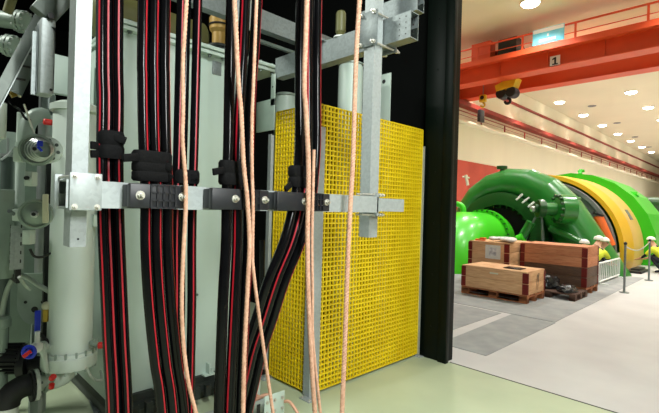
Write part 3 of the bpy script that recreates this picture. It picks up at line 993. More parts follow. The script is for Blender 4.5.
# grey duct elbow above the valves
t = thing('duct_elbow', 'dull grey pipe elbow above the upper valve', 'pipe elbow', P(27, 145, d=3.0))
MB().tube(smooth_path([P(27, 150, d=3.0), P(26, 136, d=3.0), P(28, 124, d=3.02), P(36, 116, d=3.05), P(48, 114, d=3.1)], 8), 0.05, 20).build('elbow', M['valve'], t)
MB().tube([P(47.5, 114, d=3.1), P(48.2, 95, d=3.1)], 0.045, 20).build('riser', M['pipe_dark'], t)
MB().cyl(P(27, 147, d=3.0), P(27, 143, d=3.0), 0.068, 24).build('flange', M['valve'], t)

# vertical shiny pipes behind the valves
t = thing('standpipe', 'upright shiny steel pipe behind the round valve', 'pipe', P(44, 300, d=3.3))
MB().cyl(V((P(44, 200, d=3.3).x, P(44, 200, d=3.3).y, 0)), V((P(44, 200, d=3.3).x, P(44, 200, d=3.3).y, 2.6)), 0.05, 24).build('pipe', M['steel'], t)
t = thing('upright_pipe', 'slim pale upright pipe between the grey cabinet and the valves', 'pipe', P(19, 300, d=3.1))
q = P(19.5, 200, d=3.1)
MB().cyl((q.x, q.y, 1.25), (q.x, q.y, 2.2), 0.03, 20).build('pipe', M['vessel'], t)  # length of upright pipe that starts above the floor, nothing carries it
t = thing('standpipe', 'dark stub pipe rising behind the grey cabinet', 'pipe', P(7, 300, d=3.25))
q = P(7, 180, d=3.25)
MB().cyl((q.x, q.y, 0), (q.x, q.y, 1.9), 0.04, 20).build('pipe', M['pipe_dark'], t)
MB().cyl((q.x, q.y, 1.9), (q.x, q.y, 1.92), 0.06, 20).cyl((q.x, q.y, 1.92), (q.x, q.y, 2.04), 0.008, 8).build('cap', M['steel'], t)
MB().tube([P(1, 160, d=3.1), P(8, 155, d=3.12), P(12, 151, d=3.14)], 0.008, 8).build('bent_rod', M['steel'], t)

# grey cabinet at the frame edge
t = thing('control_cabinet', 'grey steel cabinet beside the valves, standing on black legs', 'cabinet', P(5, 278, d=2.6))
q0, q1 = P(21, 190, d=2.85), P(19.5, 278, d=2.85)
wdir = V((0.0, -1.0, 0))
MB().box((q0.x - 0.4, q0.y - 0.55, q1.z), (q0.x, q0.y - 0.03, q0.z), 0.008).build('body', M['valve'], t)
MB().box((q0.x - 0.38, q0.y - 0.36, 0), (q0.x - 0.33, q0.y - 0.31, q1.z), 0.004).build('leg', M['black_paint'], t)
MB().box((q0.x - 0.38, q0.y - 0.52, 0), (q0.x - 0.3, q0.y - 0.46, q1.z), 0.004).build('leg', M['black_paint'], t)
# upper pale box
q0, q1 = P(7.5, 103, d=2.7), P(7.5, 139, d=2.7)
t = thing('hanging_junction_box', 'pale junction box above the grey cabinet at the frame edge', 'box', (q0.x - 0.1, q0.y - 0.15, q1.z))
MB().box((q0.x - 0.2, q0.y - 0.3, q1.z), (q0.x, q0.y, q0.z), 0.01).build('body', M['vessel'], t)
MB().box((q0.x + 0.001, q0.y - 0.29, q1.z + 0.01), (q0.x + 0.012, q0.y - 0.01, q0.z - 0.01), 0.004).build('cover', M['vessel'], t)
MB().cyl((q0.x - 0.1, q0.y - 0.12, q1.z), (q0.x - 0.1, q0.y - 0.12, 3.4), 0.02, 12).build('conduit', M['pipe_dark'], t)

# slotted channel strut
q0, q1 = P(15, 226, d=2.75), P(25, 270, d=2.75)
t = thing('slotted_channel', 'galvanised slotted channel under the round valve', 'channel', (q0.x, q0.y, q1.z))
MB().box((q0.x - 0.03, q0.y, q1.z), (q0.x, q0.y + 0.05, q0.z)).box((q0.x - 0.02, q0.y - 0.02, q1.z), (q0.x - 0.005, q0.y, q0.z)).build('channel', G, t)
mb = MB()
for k in range(5):
    zz = q1.z + 0.04 + k * 0.055
    mb.box((q0.x - 0.001, q0.y + 0.03, zz), (q0.x + 0.001, q0.y + 0.037, zz + 0.022)).box((q0.x - 0.016, q0.y - 0.0215, zz), (q0.x - 0.01, q0.y - 0.019, zz + 0.022))
mb.build('slot', M['black_paint'], t)
MB().box((q0.x - 0.05, q0.y + 0.01, q1.z - 0.06), (q0.x - 0.01, q0.y + 0.04, q1.z)).box((q0.x - 0.6, q0.y + 0.015, q1.z - 0.09), (q0.x - 0.01, q0.y + 0.035, q1.z - 0.06)).build('black_bracket', M['black_paint'], t)

# pale support plate and pipe stand under the valves
t = thing('pipe_stand', 'pale grey rounded support plate with drilled holes beside the white vessel', 'support', P(34, 330, d=3.4))
q0, q1 = P(24, 196, d=3.62), P(52, 340, d=3.62)
MB().box((q0.x - 0.06, q0.y, 0.9), (q0.x - 0.03, q1.y + 0.02, 2.0)).build('back_sheet', M['valve'], t)
c = P(36, 300, d=3.25)
e1 = V((0.5, 0.87, 0)).normalized()
poly = []
for k in range(13):
    a = PI + PI * k / 12
    poly.append(c + e1 * (0.115 * math.cos(a)) + V((0, 0, 0.16 * math.sin(a) - 0.02)))
poly.append(c + e1 * 0.115 + V((0, 0, 0.2)))
poly.append(c - e1 * 0.115 + V((0, 0, 0.2)))
MB().prism(poly, V((0.87, -0.5, 0)) * 0.02).build('rounded_plate', M['valve'], t)
mb = MB()
for dx, dz, r in ((-0.06, -0.01, 0.011), (0.05, -0.012, 0.011), (0.0, -0.065, 0.022)):
    p = c + e1 * dx + V((0, 0, dz)) + V((0.87, -0.5, 0)) * 0.019
    mb.cyl(p, p + V((0.87, -0.5, 0)) * 0.004, r, 14)
mb.build('drilled_hole', M['black_paint'], t)
MB().beam(c + V((0, 0, -0.17)), V((c.x, c.y, 0)), 0.05, 0.05).build('leg', M['valve'], t)
q = P(48, 230, d=3.12)
MB().box((q.x - 0.02, q.y - 0.02, 0.5), (q.x + 0.02, q.y + 0.02, 2.0)).build('black_upright', M['black_paint'], t)

# hoses
t = MB().tube(smooth_path([P(2, 322, d=2.98), P(3, 308, d=2.98), P(8, 288, d=2.98), P(17, 275, d=2.98), P(28, 278, d=2.98), P(40, 286, d=2.98), P(52, 293, d=2.98)], 8), 0.016, 12)
o = t.build('hose', M['hose'])
tag(o, 'pale grey hose arching from the floor pot to the white vessel', 'hose')
q = P(3, 316, d=2.98)
MB().lathe((q.x, q.y, 0), (q.x, q.y, q.z - 0.0), [(0, 0), (0.03, 0), (0.03, 0.9), (0.05, 0.91), (0.05, 0.98), (0.035, 1), (0, 1)], 20).build('floor_pot', M['valve'], o)
o = MB().tube(smooth_path([P(30, 249, d=2.72), P(34, 256, d=2.74), P(42, 257, d=2.8), P(51, 253, d=2.9)], 8), 0.008, 10).build('hanging_hose', M['rubber'])
tag(o, 'thin black hose sagging between the valve box and the white vessel', 'hose')
o = MB().tube(smooth_path([P(19, 277, d=2.7), P(26, 286, d=2.78), P(31, 290, d=2.8)], 6), 0.01, 10).build('hanging_hose', M['hose'])
tag(o, 'short pale hose end lying against the drilled support plate', 'hose')

# floor hatch plate beside vessel
t = MB()
pl4 = [P(u, v, z=0.012) for u, v in ((78, 372), (104, 360), (112, 408), (94, 413))]
t.prism([V((p.x, p.y, 0.002)) for p in pl4], (0, 0, 0.012))
tag(t.build('hatch_plate', M['galv_dull']), 'grey steel hatch plate on the floor by the vessel', 'plate')

# ------------------------------------------------------------------ upper left: hollow stub, brace, drums
gx = -2.2
ya, yb = P(40.5, 60, x=gx).y, P(55, 60, x=gx).y
z0, z1 = P(48, 94, x=gx).z, P(48, 23, x=gx).z
t = thing('hanging_stub', 'short light grey box section hanging from the dark drilled beam', 'beam', (gx - 0.05, (ya + yb) / 2, z0))
MB().box((gx - 0.09, ya, z0), (gx, yb, z1 + 0.02), 0.006).build('box_section', G, t)
MB().box((gx - 0.1, ya - 0.004, z0 + 0.01), (gx - 0.045, ya - 0.002, z1)).box((gx - 0.075, ya - 0.02, z0 + 0.0), (gx - 0.06, ya, z1 - 0.03)).build('side_flange', M['galv_dull'], t)
mb = MB().cyl((gx, yb - 0.012, z0 + 0.02), (gx + 0.003, yb - 0.012, z0 + 0.02), 0.006, 12)
mb.box((gx, yb - 0.004, z0 + 0.02), (gx + 0.002, yb - 0.002, z1 - 0.02))
mb.prism([(gx + 0.001, yb - 0.018, z1 - 0.012), (gx + 0.001, yb - 0.002, z1 - 0.012), (gx + 0.001, yb - 0.002, z1 - 0.03)], (0.002, 0, 0))
mb.build('slot', M['black_paint'], t)
t = thing('drilled_beam', 'dark grey steel beam with an oval hole above the hanging box section', 'beam', (gx - 0.05, yb, z1))
a, b = P(46, 16, x=gx - 0.02), P(74, -14, x=gx - 0.02)
dr = (b - a).normalized()
MB().beam(a - dr * 0.02 + V((-0.03, 0, 0.02)), a + dr * 1.3 + V((-0.03, 0, 0.02)), 0.06, 0.1, 0.006, V((1, 0, 0)).cross(dr)).build('box_section', M['brace'], t)
q = P(51, 15.5, x=gx + 0.012)
MB().lathe(q - V((0.02, 0, 0)), q + V((0.003, 0, 0)), [(0, 0), (0.013, 0), (0.013, 1), (0, 1)], 18).build('oval_hole', M['black_paint'], t)

t = thing('diagonal_brace', 'long galvanised angle brace slanting up across dark pipework', 'brace', P(5, 80, x=-2.5))
a, b = P(-3, 99, x=-2.5), P(53.5, -8, x=-2.5)
a = a + (a - b) * ((a.z - 0.0) / (b.z - a.z))
dr = (b - a).normalized()
MB().beam(a, b, 0.05, 0.006, 0, V((1, 0, 0))).build('flat_flange', M['brace'], t)
n = V((1, 0, 0)).cross(dr).normalized()
sgn = 1 if n.y > 0 else -1
MB().beam(a + n * sgn * 0.022 + V((0.02, 0, 0)), b + n * sgn * 0.022 + V((0.02, 0, 0)), 0.004, 0.03, 0, V((1, 0, 0))).build('edge_flange', G, t)
# a second dim lattice brace behind it
t = MB()
a, b = P(13, 92, x=-3.0), P(42, 30, x=-3.0)
t.beam(a, b, 0.09, 0.01, 0, V((1, 0, 0)))
o = t.build('slotted_brace', M['pipe_dark'])  # length of brace with both ends free, attached to nothing
tag(o, 'dim slotted steel brace running behind the long angle brace', 'brace')
mb = MB()
for k in range(4):
    p = a.lerp(b, 0.2 + 0.2 * k)
    mb.cbox(p + V((0.007, 0, 0)), (0.004, 0.06, 0.012))
mb.build('slot', M['black_paint'], o)


def drum(u0, u1, v, r, dd, label):
    a, b = P(u0, v - 1.5, d=dd), P(u1, v + 1.0, d=dd)
    t = thing('hanging_pipe_end', label, 'pipe', b - V((0, 0, r)))
    dr = (b - a).normalized()
    MB().cyl(a - dr * 0.4, b, r, 24).build('pipe', M['valve'], t)
    f = MB().cyl(b, b + dr * 0.02, r * 1.35, 24).cyl(b + dr * 0.03, b + dr * 0.05, r * 1.35, 24).build('flange_pair', M['valve'], t)
    mb = MB()
    for k in range(10):
        an = 2 * PI * k / 10
        e1 = dr.cross(V((0, 0, 1))).normalized()
        e2 = e1.cross(dr)
        p = b + (e1 * math.cos(an) + e2 * math.sin(an)) * r * 1.2
        mb.cyl(p - dr * 0.012, p + dr * 0.065, 0.008, 6)
    mb.build('flange_bolt', M['steel'], f)


drum(0, 19, 20.5, 0.055, 3.0, 'dark flanged pipe end near the top corner beside the brace')
drum(-6, 8, 44.5, 0.055, 3.0, 'lower dark flanged pipe end beside the long brace')
o = MB().cyl(P(7.5, 13, d=2.8), P(15, -12, d=2.8), 0.028, 20).build('hanging_bar', M['olive'])
tag(o, 'yellowish round bar leaning in the top corner above the dark pipes', 'bar')
o = MB().tube([P(24, 104, d=2.7), P(30, 122, d=2.75), P(36, 139, d=2.8)], 0.006, 8).build('hanging_wire', M['steel'])
tag(o, 'thin steel wire slanting past the grey pipe elbow', 'wire')
t = thing('hanging_clip', 'small brass clip below the long angle brace', 'clip', P(15, 98, d=2.6))
MB().cbox(P(15, 94, d=2.6), (0.03, 0.05, 0.03), 0.004, Matrix.Rotation(0.5, 3, 'X')).cyl(P(12, 91, d=2.6), P(19, 94, d=2.6), 0.01, 10).build('clip', M['brass'], t)
MB().cyl(P(19, 97, d=2.6), P(22, 91, d=2.6), 0.009, 10).build('screw', M['cream'], t)
o = MB().tube(smooth_path([P(9, 101, d=2.8), P(14, 106, d=2.8), P(20, 110, d=2.85), P(25, 118, d=2.9), P(30, 120, d=2.95)], 6), 0.008, 8).build('hanging_lead', M['cable'])
tag(o, 'thin black lead looping above the grey pipe elbow', 'wire')
# pale panel behind the post
q0, q1 = P(53, 54, x=-3.75), P(98, 94, x=-3.75)
t = thing('pale_panel', 'pale grey steel panel high behind the bright post', 'panel', (-3.8, (q0.y + q1.y) / 2, q1.z))
MB().box((-3.8, q0.y, P(60, 94, x=-3.75).z), (-3.75, min(q1.y + 0.1, ty0 - 0.03), P(60, 55, x=-3.75).z), 0.004).build('sheet', M['tank'], t)
t = MB().box((-4.6, 0.55, 0), (-4.5, 1.05, 2.15), 0.01)
tag(t.build('radiator_panel', M['valve']), 'dim grey upright panel far behind the valves and vessel', 'panel')

# ------------------------------------------------------------------ splice tray at the bottom
tx = -2.45
t = thing('cable_tray', 'perforated galvanised cable tray with a bolted splice plate near the floor', 'tray', (tx - 0.1, 1.5, 0.05))
ty, te = P(285, 395, x=tx).y, P(222, 413, x=tx).y
MB().box((tx - 0.004, te - 0.6, 0.14), (tx, ty - 0.03, 0.26)).box((tx - 0.3, te - 0.6, 0.14), (tx, ty - 0.03, 0.144)).build('side_rail', M['galv'], t)
sp0, sp1 = P(264.5, 400, x=tx + 0.006).y, P(284.5, 395, x=tx + 0.006).y
p = MB().box((tx + 0.001, sp0, 0.05), (tx + 0.008, sp1, 0.275), 0.002).build('splice_plate', M['tank'], t)
for i in range(3):
    for kz in (0.23, 0.155, 0.09):
        MB().hexbolt((tx + 0.008, sp0 + 0.022 + i * (sp1 - sp0 - 0.044) / 2, kz), (1, 0, 0), 0.009, 0.009).build('bolt', M['zinc'], p)
mb = MB()
for k in range(9):
    y = sp0 - 0.06 - k * 0.06
    mb.box((tx - 0.001, y, 0.17), (tx + 0.0015, y + 0.03, 0.235))
mb.build('slot', M['black_paint'], t)
MB().box((tx - 0.15, ty - 0.2, 0), (tx - 0.1, ty - 0.15, 0.14)).build('stand', M['galv_dull'], t)
MB().box((tx - 0.15, te - 0.2, 0), (tx - 0.1, te - 0.15, 0.14)).build('stand', M['galv_dull'], t)
for k, lab in enumerate(('flat copper strip end lying in the perforated tray', 'bent copper strip lying nearer the cables in the tray')):
    y = P(259 - k * 9, 390, x=tx - 0.12).y
    o = MB().tube(smooth_path([(tx - 0.14, y - 0.12, 0.16), (tx - 0.12, y - 0.05, 0.2), (tx - 0.08 - 0.04 * k, y + 0.02, 0.24), (tx - 0.05 - 0.08 * k, y + 0.08, 0.22)], 6), 0.014, 10).build('copper_strip', M['copper'])
    tag(o, lab, 'copper strip')
o = MB().tube(smooth_path([(tx + 0.02, ty - 0.02, 0.2), (tx + 0.06, ty - 0.0, 0.2), (tx + 0.14, ty + 0.02, 0.12), (tx + 0.25, ty - 0.02, 0.02)], 6), 0.011, 10).build('copper_strip', M['copper'])
tag(o, 'copper strip end curling out beyond the splice plate', 'copper strip')
# galvanised fixing lug further back
q = P(253, 380, x=-2.75)
t = thing('fixing_lug', 'pale bolted lug standing behind the tray near the cage post', 'bracket', (q.x, q.y, 0))
MB().box((q.x - 0.01, q.y - 0.06, 0), (q.x, q.y + 0.07, 0.34), 0.002).build('plate', M['tank'], t)
MB().hexbolt((q.x, q.y - 0.02, 0.28), (1, 0, 0), 0.012, 0.012).hexbolt((q.x, q.y + 0.03, 0.3), (1, 0, 0), 0.012, 0.012).build('bolt', M['pipe_dark'], t)
o = MB().tube(smooth_path([P(262, 240, x=-3.05), P(262, 300, x=-3.05), P(259, 345, x=-3.0), P(260, 370, x=-2.95), P(264, 372, x=-2.9)], 8), 0.022, 12).build('hanging_cable', M['cable'])
tag(o, 'short black cable drooping behind the swinging bundle by the cage post', 'cable')

# ================================================================== THE HALL: floor mats
def floor_mat(poly, label):
    o = MB().prism([V((x, y, 0.0005)) for x, y in poly], (0, 0, 0.006)).build('floor_mat', M['mat_grey'])
    tag(o, label, 'mat', 'grey protective mats on the hall floor')


floor_mat([(-2.78, 4.66), (-2.2, 4.66), (-2.2, 6.84), (-2.84, 6.84)], 'narrow grey mat just beyond the doorway, edged by a pale floor strip')
floor_mat([(-6.2, 4.45), (-2.98, 4.45), (-2.98, 6.8), (-6.2, 6.8)], 'grey mat beside the black door jamb on the far side of the pale strip')
floor_mat([(-6.2, 6.87), (-2.22, 6.87), (-2.3, 13.6), (-6.2, 13.6)], 'large grey mat under the wooden crates')


# ------------------------------------------------------------------ pallet crates
def crate(x0, x1, y0, y1, n, label, wood, lower=None, lid=True, group='wooden pallet collar crates'):
    t = thing('wooden_crate', label, 'crate', ((x0 + x1) / 2, (y0 + y1) / 2, 0.006), group)
    z = 0.006
    pm = M['pallet']
    mb = MB()
    for i in range(3):
        yy = y0 + (y1 - y0 - 0.1) * i / 2
        mb.box((x0, yy, z), (x1, yy + 0.1, z + 0.022))
        for k in range(3):
            xx = x0 + (x1 - x0 - 0.14) * k / 2
            mb.box((xx, yy, z + 0.022), (xx + 0.14, yy + 0.1, z + 0.1))
    for k in range(3):
        xx = x0 + (x1 - x0 - 0.14) * k / 2
        mb.box((xx, y0, z + 0.1), (xx + 0.14, y1, z + 0.122))
    for i in range(5):
        yy = y0 + (y1 - y0 - 0.12) * i / 4
        mb.box((x0, yy, z + 0.122), (x1, yy + 0.12, z + 0.144))
    mb.build('pallet', pm, t)
    zb = z + 0.145
    for c in range(n):
        z0, z1 = zb + c * 0.195, zb + (c + 1) * 0.195 - 0.003
        w = lower if (lower and c < 2) else wood
        j = 0.004 * (c % 2)
        mb = MB().box((x0 + j, y0 + j, z0), (x1 - j, y0 + 0.02, z1), 0.003).box((x0 + j, y1 - 0.02, z0), (x1 - j, y1 - j, z1), 0.003)
        mb.box((x0 + j, y0 + 0.02, z0), (x0 + 0.02, y1 - 0.02, z1), 0.003).box((x1 - 0.02, y0 + 0.02, z0), (x1 - j, y1 - 0.02, z1), 0.003)
        mb.build('collar', w, t)
    for xx, yy, sx, sy in ((x0, y0, 1, 1), (x1, y0, -1, 1), (x0, y1, 1, -1), (x1, y1, -1, -1)):
        mb = MB()
        for c in range(n):
            z0 = zb + c * 0.195
            mb.box((xx - sx * 0.006, yy - sy * 0.006, z0 + 0.006), (xx + sx * 0.085, yy - sy * 0.0005, z0 + 0.186))
            mb.box((xx - sx * 0.006, yy - sy * 0.006, z0 + 0.006), (xx - sx * 0.0005, yy + sy * 0.05, z0 + 0.186))
            for q in range(3):
                mb.hexbolt((xx + sx * 0.06, yy - sy * 0.006, z0 + 0.04 + 0.055 * q), (0, -sy, 0), 0.006, 0.004, False)
        mb.build('corner_hinge', M['hinge'], t)
    top = zb + n * 0.195
    if lid:
        mb = MB()
        for i in range(5):
            yy = y0 + (y1 - y0) * i / 5
            mb.box((x0 + 0.01, yy + 0.004, top), (x1 - 0.01, yy + (y1 - y0) / 5 - 0.004, top + 0.012))
        mb.build('lid', wood, t)
    return t, top


t, top = crate(-4.22, -2.98, 7.8, 8.62, 2, 'low pale wooden crate on a pallet, nearest the doorway', M['wood'])
q = V((-3.62, 7.797, 0.455))
MB().box((-3.66, 7.794, 0.45), (-3.5, 7.799, 0.475)).build('worn_label', M['cream'], t)
MB().box((-3.5, 8.0, top + 0.013), (-3.18, 8.25, top + 0.03), 0.006).build('dark_rag', M['bag'], t)
MB().prism([(-2.979, 8.2, 0.2), (-2.979, 8.24, 0.48), (-2.979, 8.26, 0.48)], (0.003, 0, 0)).prism([(-2.979, 8.27, 0.2), (-2.979, 8.3, 0.5), (-2.979, 8.33, 0.5)], (0.003, 0, 0)).build('black_marks', M['black_paint'], t)

t, top = crate(-4.72, -3.84, 9.0, 10.2, 4, 'wooden crate with a white printed notice on its front', M['wood'])
nt_ = MB().box((-4.33, 8.986, top - 0.34), (-4.0, 8.993, top - 0.05)).build('printed_notice', M['sheet'], t)
MB().cbox((-4.165, 8.984, top - 0.19), (0.16, 0.002, 0.17)).build('notice_picture', M['paper'], nt_)
mb = MB()
random.seed(3)
for k in range(9):
    mb.ball((-4.3 + 0.055 * k + random.uniform(-0.02, 0.02), 9.25 + random.uniform(-0.1, 0.2), top + 0.075), 0.07 + random.uniform(0, 0.03), 10, 6, (1.2, 1.4, 0.55))
o = mb.build('plastic_sheet', M['sheet'])
tag(o, 'crumpled white plastic sheet on the crate with the notice', 'plastic sheet')
o = MB().cbox((-4.55, 9.2, top + 0.03), (0.2, 0.14, 0.035), 0.008, Matrix.Rotation(0.3, 3, 'Z')).cbox((-4.5, 9.22, top + 0.065), (0.12, 0.1, 0.03), 0.006).build('cloth_bundle', M['hose_orange'])
tag(o, 'small orange cloth on top of the crate with the notice', 'cloth')

t, top = crate(-3.84 + 0.02, -2.55, 9.58, 10.4, 4, 'tall wooden crate whose lower boards are stained dark', M['wood_red'], M['wood_wet'])

# pallet with black bags
t = thing('pallet', 'weathered pallet lying in front of the tall stained crate', 'pallet', (-2.95, 9.1, 0.006))
mb = MB()
px0, px1, py0, py1 = -3.45, -2.5, 8.76, 9.5
for i in range(3):
    xx = px0 + (px1 - px0 - 0.1) * i / 2
    mb.box((xx, py0, 0.006), (xx + 0.1, py1, 0.028))
    for k in range(3):
        yy = py0 + (py1 - py0 - 0.12) * k / 2
        mb.box((xx, yy, 0.028), (xx + 0.1, yy + 0.12, 0.106))
mb.build('runner', M['pallet_dark'], t)
mb = MB()
for i in range(7):
    yy = py0 + (py1 - py0 - 0.08) * i / 6
    mb.box((px0, yy, 0.107), (px1, yy + 0.08, 0.13))
mb.build('deck_board', M['pallet_dark'], t)


def blob(name, c, sc_, mt, label, cat, seed, group=None):
    bm = bmesh.new()
    bmesh.ops.create_icosphere(bm, subdivisions=4, radius=1.0)
    for v in bm.verts:
        n = v.co.normalized()
        k = 1 + 0.28 * noise.noise(n * 1.7 + V((seed, 0, 0))) + 0.16 * noise.noise(n * 4.5 + V((0, seed, 0)))
        v.co = V((n.x * sc_[0] * k, n.y * sc_[1] * k, max(n.z * sc_[2] * k, -sc_[2] * 0.35)))
        v.co += V(c) + V((0, 0, sc_[2] * 0.35))
    mb = MB()
    mb.merge(bm)
    o = mb.build(name, mt, sharp=70)
    return tag(o, label, cat, group)


blob('plastic_bag', (-3.14, 9.16, 0.131), (0.25, 0.26, 0.2), M['bag'], 'larger black plastic bag heaped on the weathered pallet', 'bag', 2)
blob('plastic_bag', (-2.7, 8.98, 0.131), (0.15, 0.22, 0.1), M['bag'], 'smaller black plastic bag on the pallet edge', 'bag', 5)
blob('plastic_scrap', (-3.3, 8.81, 0.131), (0.1, 0.06, 0.1), M['sheet'], 'scrap of clear wrapping beside the black bags', 'plastic sheet', 8)

# ------------------------------------------------------------------ barrier and stanchions
t = thing('barrier', 'low white railing barrier standing beside the tall stained crate', 'barrier', (-2.77, 12.2, 0.006))
y0, y1, hh = 11.35, 13.2, 0.48
MB().tube([(-2.77, y0, 0.06), (-2.77, y0, hh), (-2.77, y1, hh), (-2.77, y1, 0.06), (-2.77, y0, 0.06)], 0.022, 10).build('rail_frame', M['white_paint'], t)
for k in range(10):
    yy = y0 + 0.16 + k * 0.165
    MB().cyl((-2.77, yy, 0.07), (-2.77, yy + 0.03, hh), 0.013, 8).build('upright_bar', M['white_paint'], t)
for yy in (y0 + 0.1, y1 - 0.1):
    MB().box((-2.95, yy - 0.03, 0.006), (-2.6, yy + 0.03, 0.02)).box((-2.785, yy - 0.015, 0.02), (-2.755, yy + 0.015, 0.07)).build('foot', M['white_paint'], t)

for (x, y, h, lab) in ((-2.14, 10.68, 1.0, 'slim grey stanchion nearest the white barrier'), (-2.14, 13.2, 0.98, 'slim grey stanchion in front of the yellow cover')):
    t = thing('stanchion', lab, 'post', (x, y, 0))
    MB().cyl((x, y, 0.015), (x, y, h), 0.022, 16).build('pole', M['galv_dull'], t)
    MB().cyl((x, y, 0), (x, y, 0.016), 0.09, 24).build('base', M['galv_dull'], t)
    MB().ball((x, y, h + 0.01), 0.034, 14, 8).build('cap', M['black_paint'], t)
ch = []
for k in range(13):
    f = k / 12
    ch.append((-2.14, 10.705 + f * 2.47, 0.95 - 0.14 * math.sin(PI * f)))
o = MB().tube(ch, 0.012, 8, ref=V((1, 0, 0))).build('sagging_cord', M['steel'])
tag(o, 'pale cord sagging between the two slim stanchions', 'cord')

# ================================================================== TURBINE
TXC, TYC, TZC = -5.85, 13.7, 0.85
t = thing('spiral_casing', 'dark green spiral casing of the turbine arching over its round cover', 'turbine casing', (TXC, TYC, 0))
NS = 9


def sec(f):
    ph = math.radians(212 - 181 * f)
    r = 0.27 + 0.30 * f ** 1.5
    Rc = 1.62 + 0.11 * f ** 2
    return V((TXC + Rc * math.cos(ph), TYC, TZC + Rc * math.sin(ph))), r, ph


for k_ in range(NS):
    mb = MB()
    rings = []
    for f in (k_ / NS, (k_ + 1) / NS):
        c, r, ph = sec(f)
        e1 = V((math.cos(ph), 0, math.sin(ph)))
        rings.append([mb.bm.verts.new(c + (e1 * math.cos(2 * PI * k / 28) + V((0, 1, 0)) * math.sin(2 * PI * k / 28)) * r) for k in range(28)])
    for k in range(28):
        mb.face([rings[0][k], rings[0][(k + 1) % 28], rings[1][(k + 1) % 28], rings[1][k]])
    mb.build('casing_segment', M['green_dark'], t)
c, r, ph = sec(1)
tn = V((math.sin(ph), 0, -math.cos(ph)))
c2 = c + tn * 1.0
c3 = c + tn * 2.6
mb = MB()
e1 = V((math.cos(ph), 0, math.sin(ph)))
rings = []
for cc, rr in ((c, r), (c2, r + 0.03), (c3, r + 0.06)):
    rings.append([mb.bm.verts.new(cc + (e1 * math.cos(2 * PI * k / 28) + V((0, 1, 0)) * math.sin(2 * PI * k / 28)) * rr) for k in range(28)])
for A, B in zip(rings, rings[1:]):
    for k in range(28):
        mb.face([A[k], A[(k + 1) % 28], B[(k + 1) % 28], B[k]])
bmesh.ops.bisect_plane(mb.bm, geom=mb.bm.verts[:] + mb.bm.edges[:] + mb.bm.faces[:], plane_co=(0, 0, 0.001), plane_no=(0, 0, -1), clear_outer=True)
mb.build('inlet_pipe', M['green_dark'], t, sharp=20)
MB().lathe(c - tn * 0.03, c + tn * 0.03, [(r, 0), (r + 0.03, 0), (r + 0.03, 1), (r, 1)], 28).build('joint_band', M['green_dark'], t)
# round cover
mb = MB()
dcx, dcy, dcz = -5.98, 13.25, 0.82
axis = V((0, -1, 0))
mb.lathe((dcx, dcy + 0.45, dcz), (dcx, dcy - 0.55, dcz), [(1.42, 0), (1.36, 0.42), (1.28, 0.45), (0.98, 0.47), (0.98, 0.1)], 64)
mb.build('round_cover', M['green_deep'], t)
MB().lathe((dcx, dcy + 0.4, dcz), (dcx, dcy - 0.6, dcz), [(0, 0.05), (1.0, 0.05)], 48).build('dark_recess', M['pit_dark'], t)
mb = MB()
for k in range(28):
    a = 2 * PI * k / 28
    mb.cyl((dcx + 0.93 * math.cos(a), dcy + 0.05, dcz + 0.93 * math.sin(a)), (dcx + 0.93 * math.cos(a), dcy + 0.35, dcz + 0.93 * math.sin(a)), 0.035, 8)
mb.build('ring_bolt', M['green_deep'], t)
for k, (a, b) in enumerate((((516, 200), (522.5, 194)), ((522, 203), (529, 197.5)), ((528, 207), (534, 202)))):
    MB().beam(P(a[0], a[1], y=13.0), P(b[0], b[1], y=13.15), 0.05, 0.04).build('white_link', M['white_paint'], t)
mb = MB()
q = P(502, 168, y=TYC)
mb.lathe((q.x, TYC, 2.68), (q.x, TYC, 3.04), [(0, 0), (0.06, 0), (0.06, 0.7), (0.16, 0.72), (0.16, 1), (0, 1)], 20)
mb.build('top_fitting', M['green_deep'], t)
q = P(468, 178, y=TYC)
MB().cyl(q + V((0, 0, -0.25)), q + V((-0.08, 0, 0.1)), 0.05, 10).cyl(q + V((-0.2, 0, 0.05)), q + V((0.05, 0, 0.0)), 0.03, 8).build('vent_cock', M['cream'], t)

# draft tube: bright green bend in front
t = thing('draft_tube', 'bright green bulging draft tube bend at the turbine front', 'draft tube', (-5.98, 11.5, 0))
pth = [V((-6.2, 13.2, 0.76)), V((-6.2, 12.5, 0.76))]
for k in range(13):
    a = PI / 2 * k / 12
    pth.append(V((-6.2, 11.6 - 1.0 * math.sin(a), 0.76 - 1.0 * (1 - math.cos(a)))))
rad = [0.76, 0.78] + [0.8 + 0.012 * k for k in range(13)]
cut = []
mb = MB().tube(pth, rad, 48, ref=V((1, 0, 0)))
bmesh.ops.bisect_plane(mb.bm, geom=mb.bm.verts[:] + mb.bm.edges[:] + mb.bm.faces[:], plane_co=(0, 0, 0.001), plane_no=(0, 0, -1), clear_outer=True)
mb.build('bend', M['green_light'], t, sharp=60)
f = MB().lathe((-6.2, 12.78, 0.76), (-6.2, 12.62, 0.76), [(0.78, 0), (0.88, 0), (0.88, 0.45), (0.86, 0.5), (0.88, 0.55), (0.88, 1), (0.78, 1)], 56).build('bolted_flange', M['green_light'], t)
mb = MB()
for k in range(32):
    a = 2 * PI * k / 32
    mb.cyl((-6.2 + 0.83 * math.cos(a), 12.56, 0.78 + 0.83 * math.sin(a)), (-6.2 + 0.83 * math.cos(a), 12.84, 0.78 + 0.83 * math.sin(a)), 0.025, 6)
mb.build('flange_bolt', M['green_deep'], f)
q = P(461, 213, y=11.9)
MB().tube(smooth_path([q + V((0.07, 0, -0.25)), q + V((0.07, 0, 0.08)), q + V((0.02, 0, 0.2)), q + V((-0.12, 0, 0.26)), q + V((-0.4, 0, 0.26))], 6), 0.085, 16).cyl(q + V((0.07, 0, -0.02)), q + V((0.07, 0, 0.03)), 0.14, 18).build('vent_pipe', M['green_light'], t)

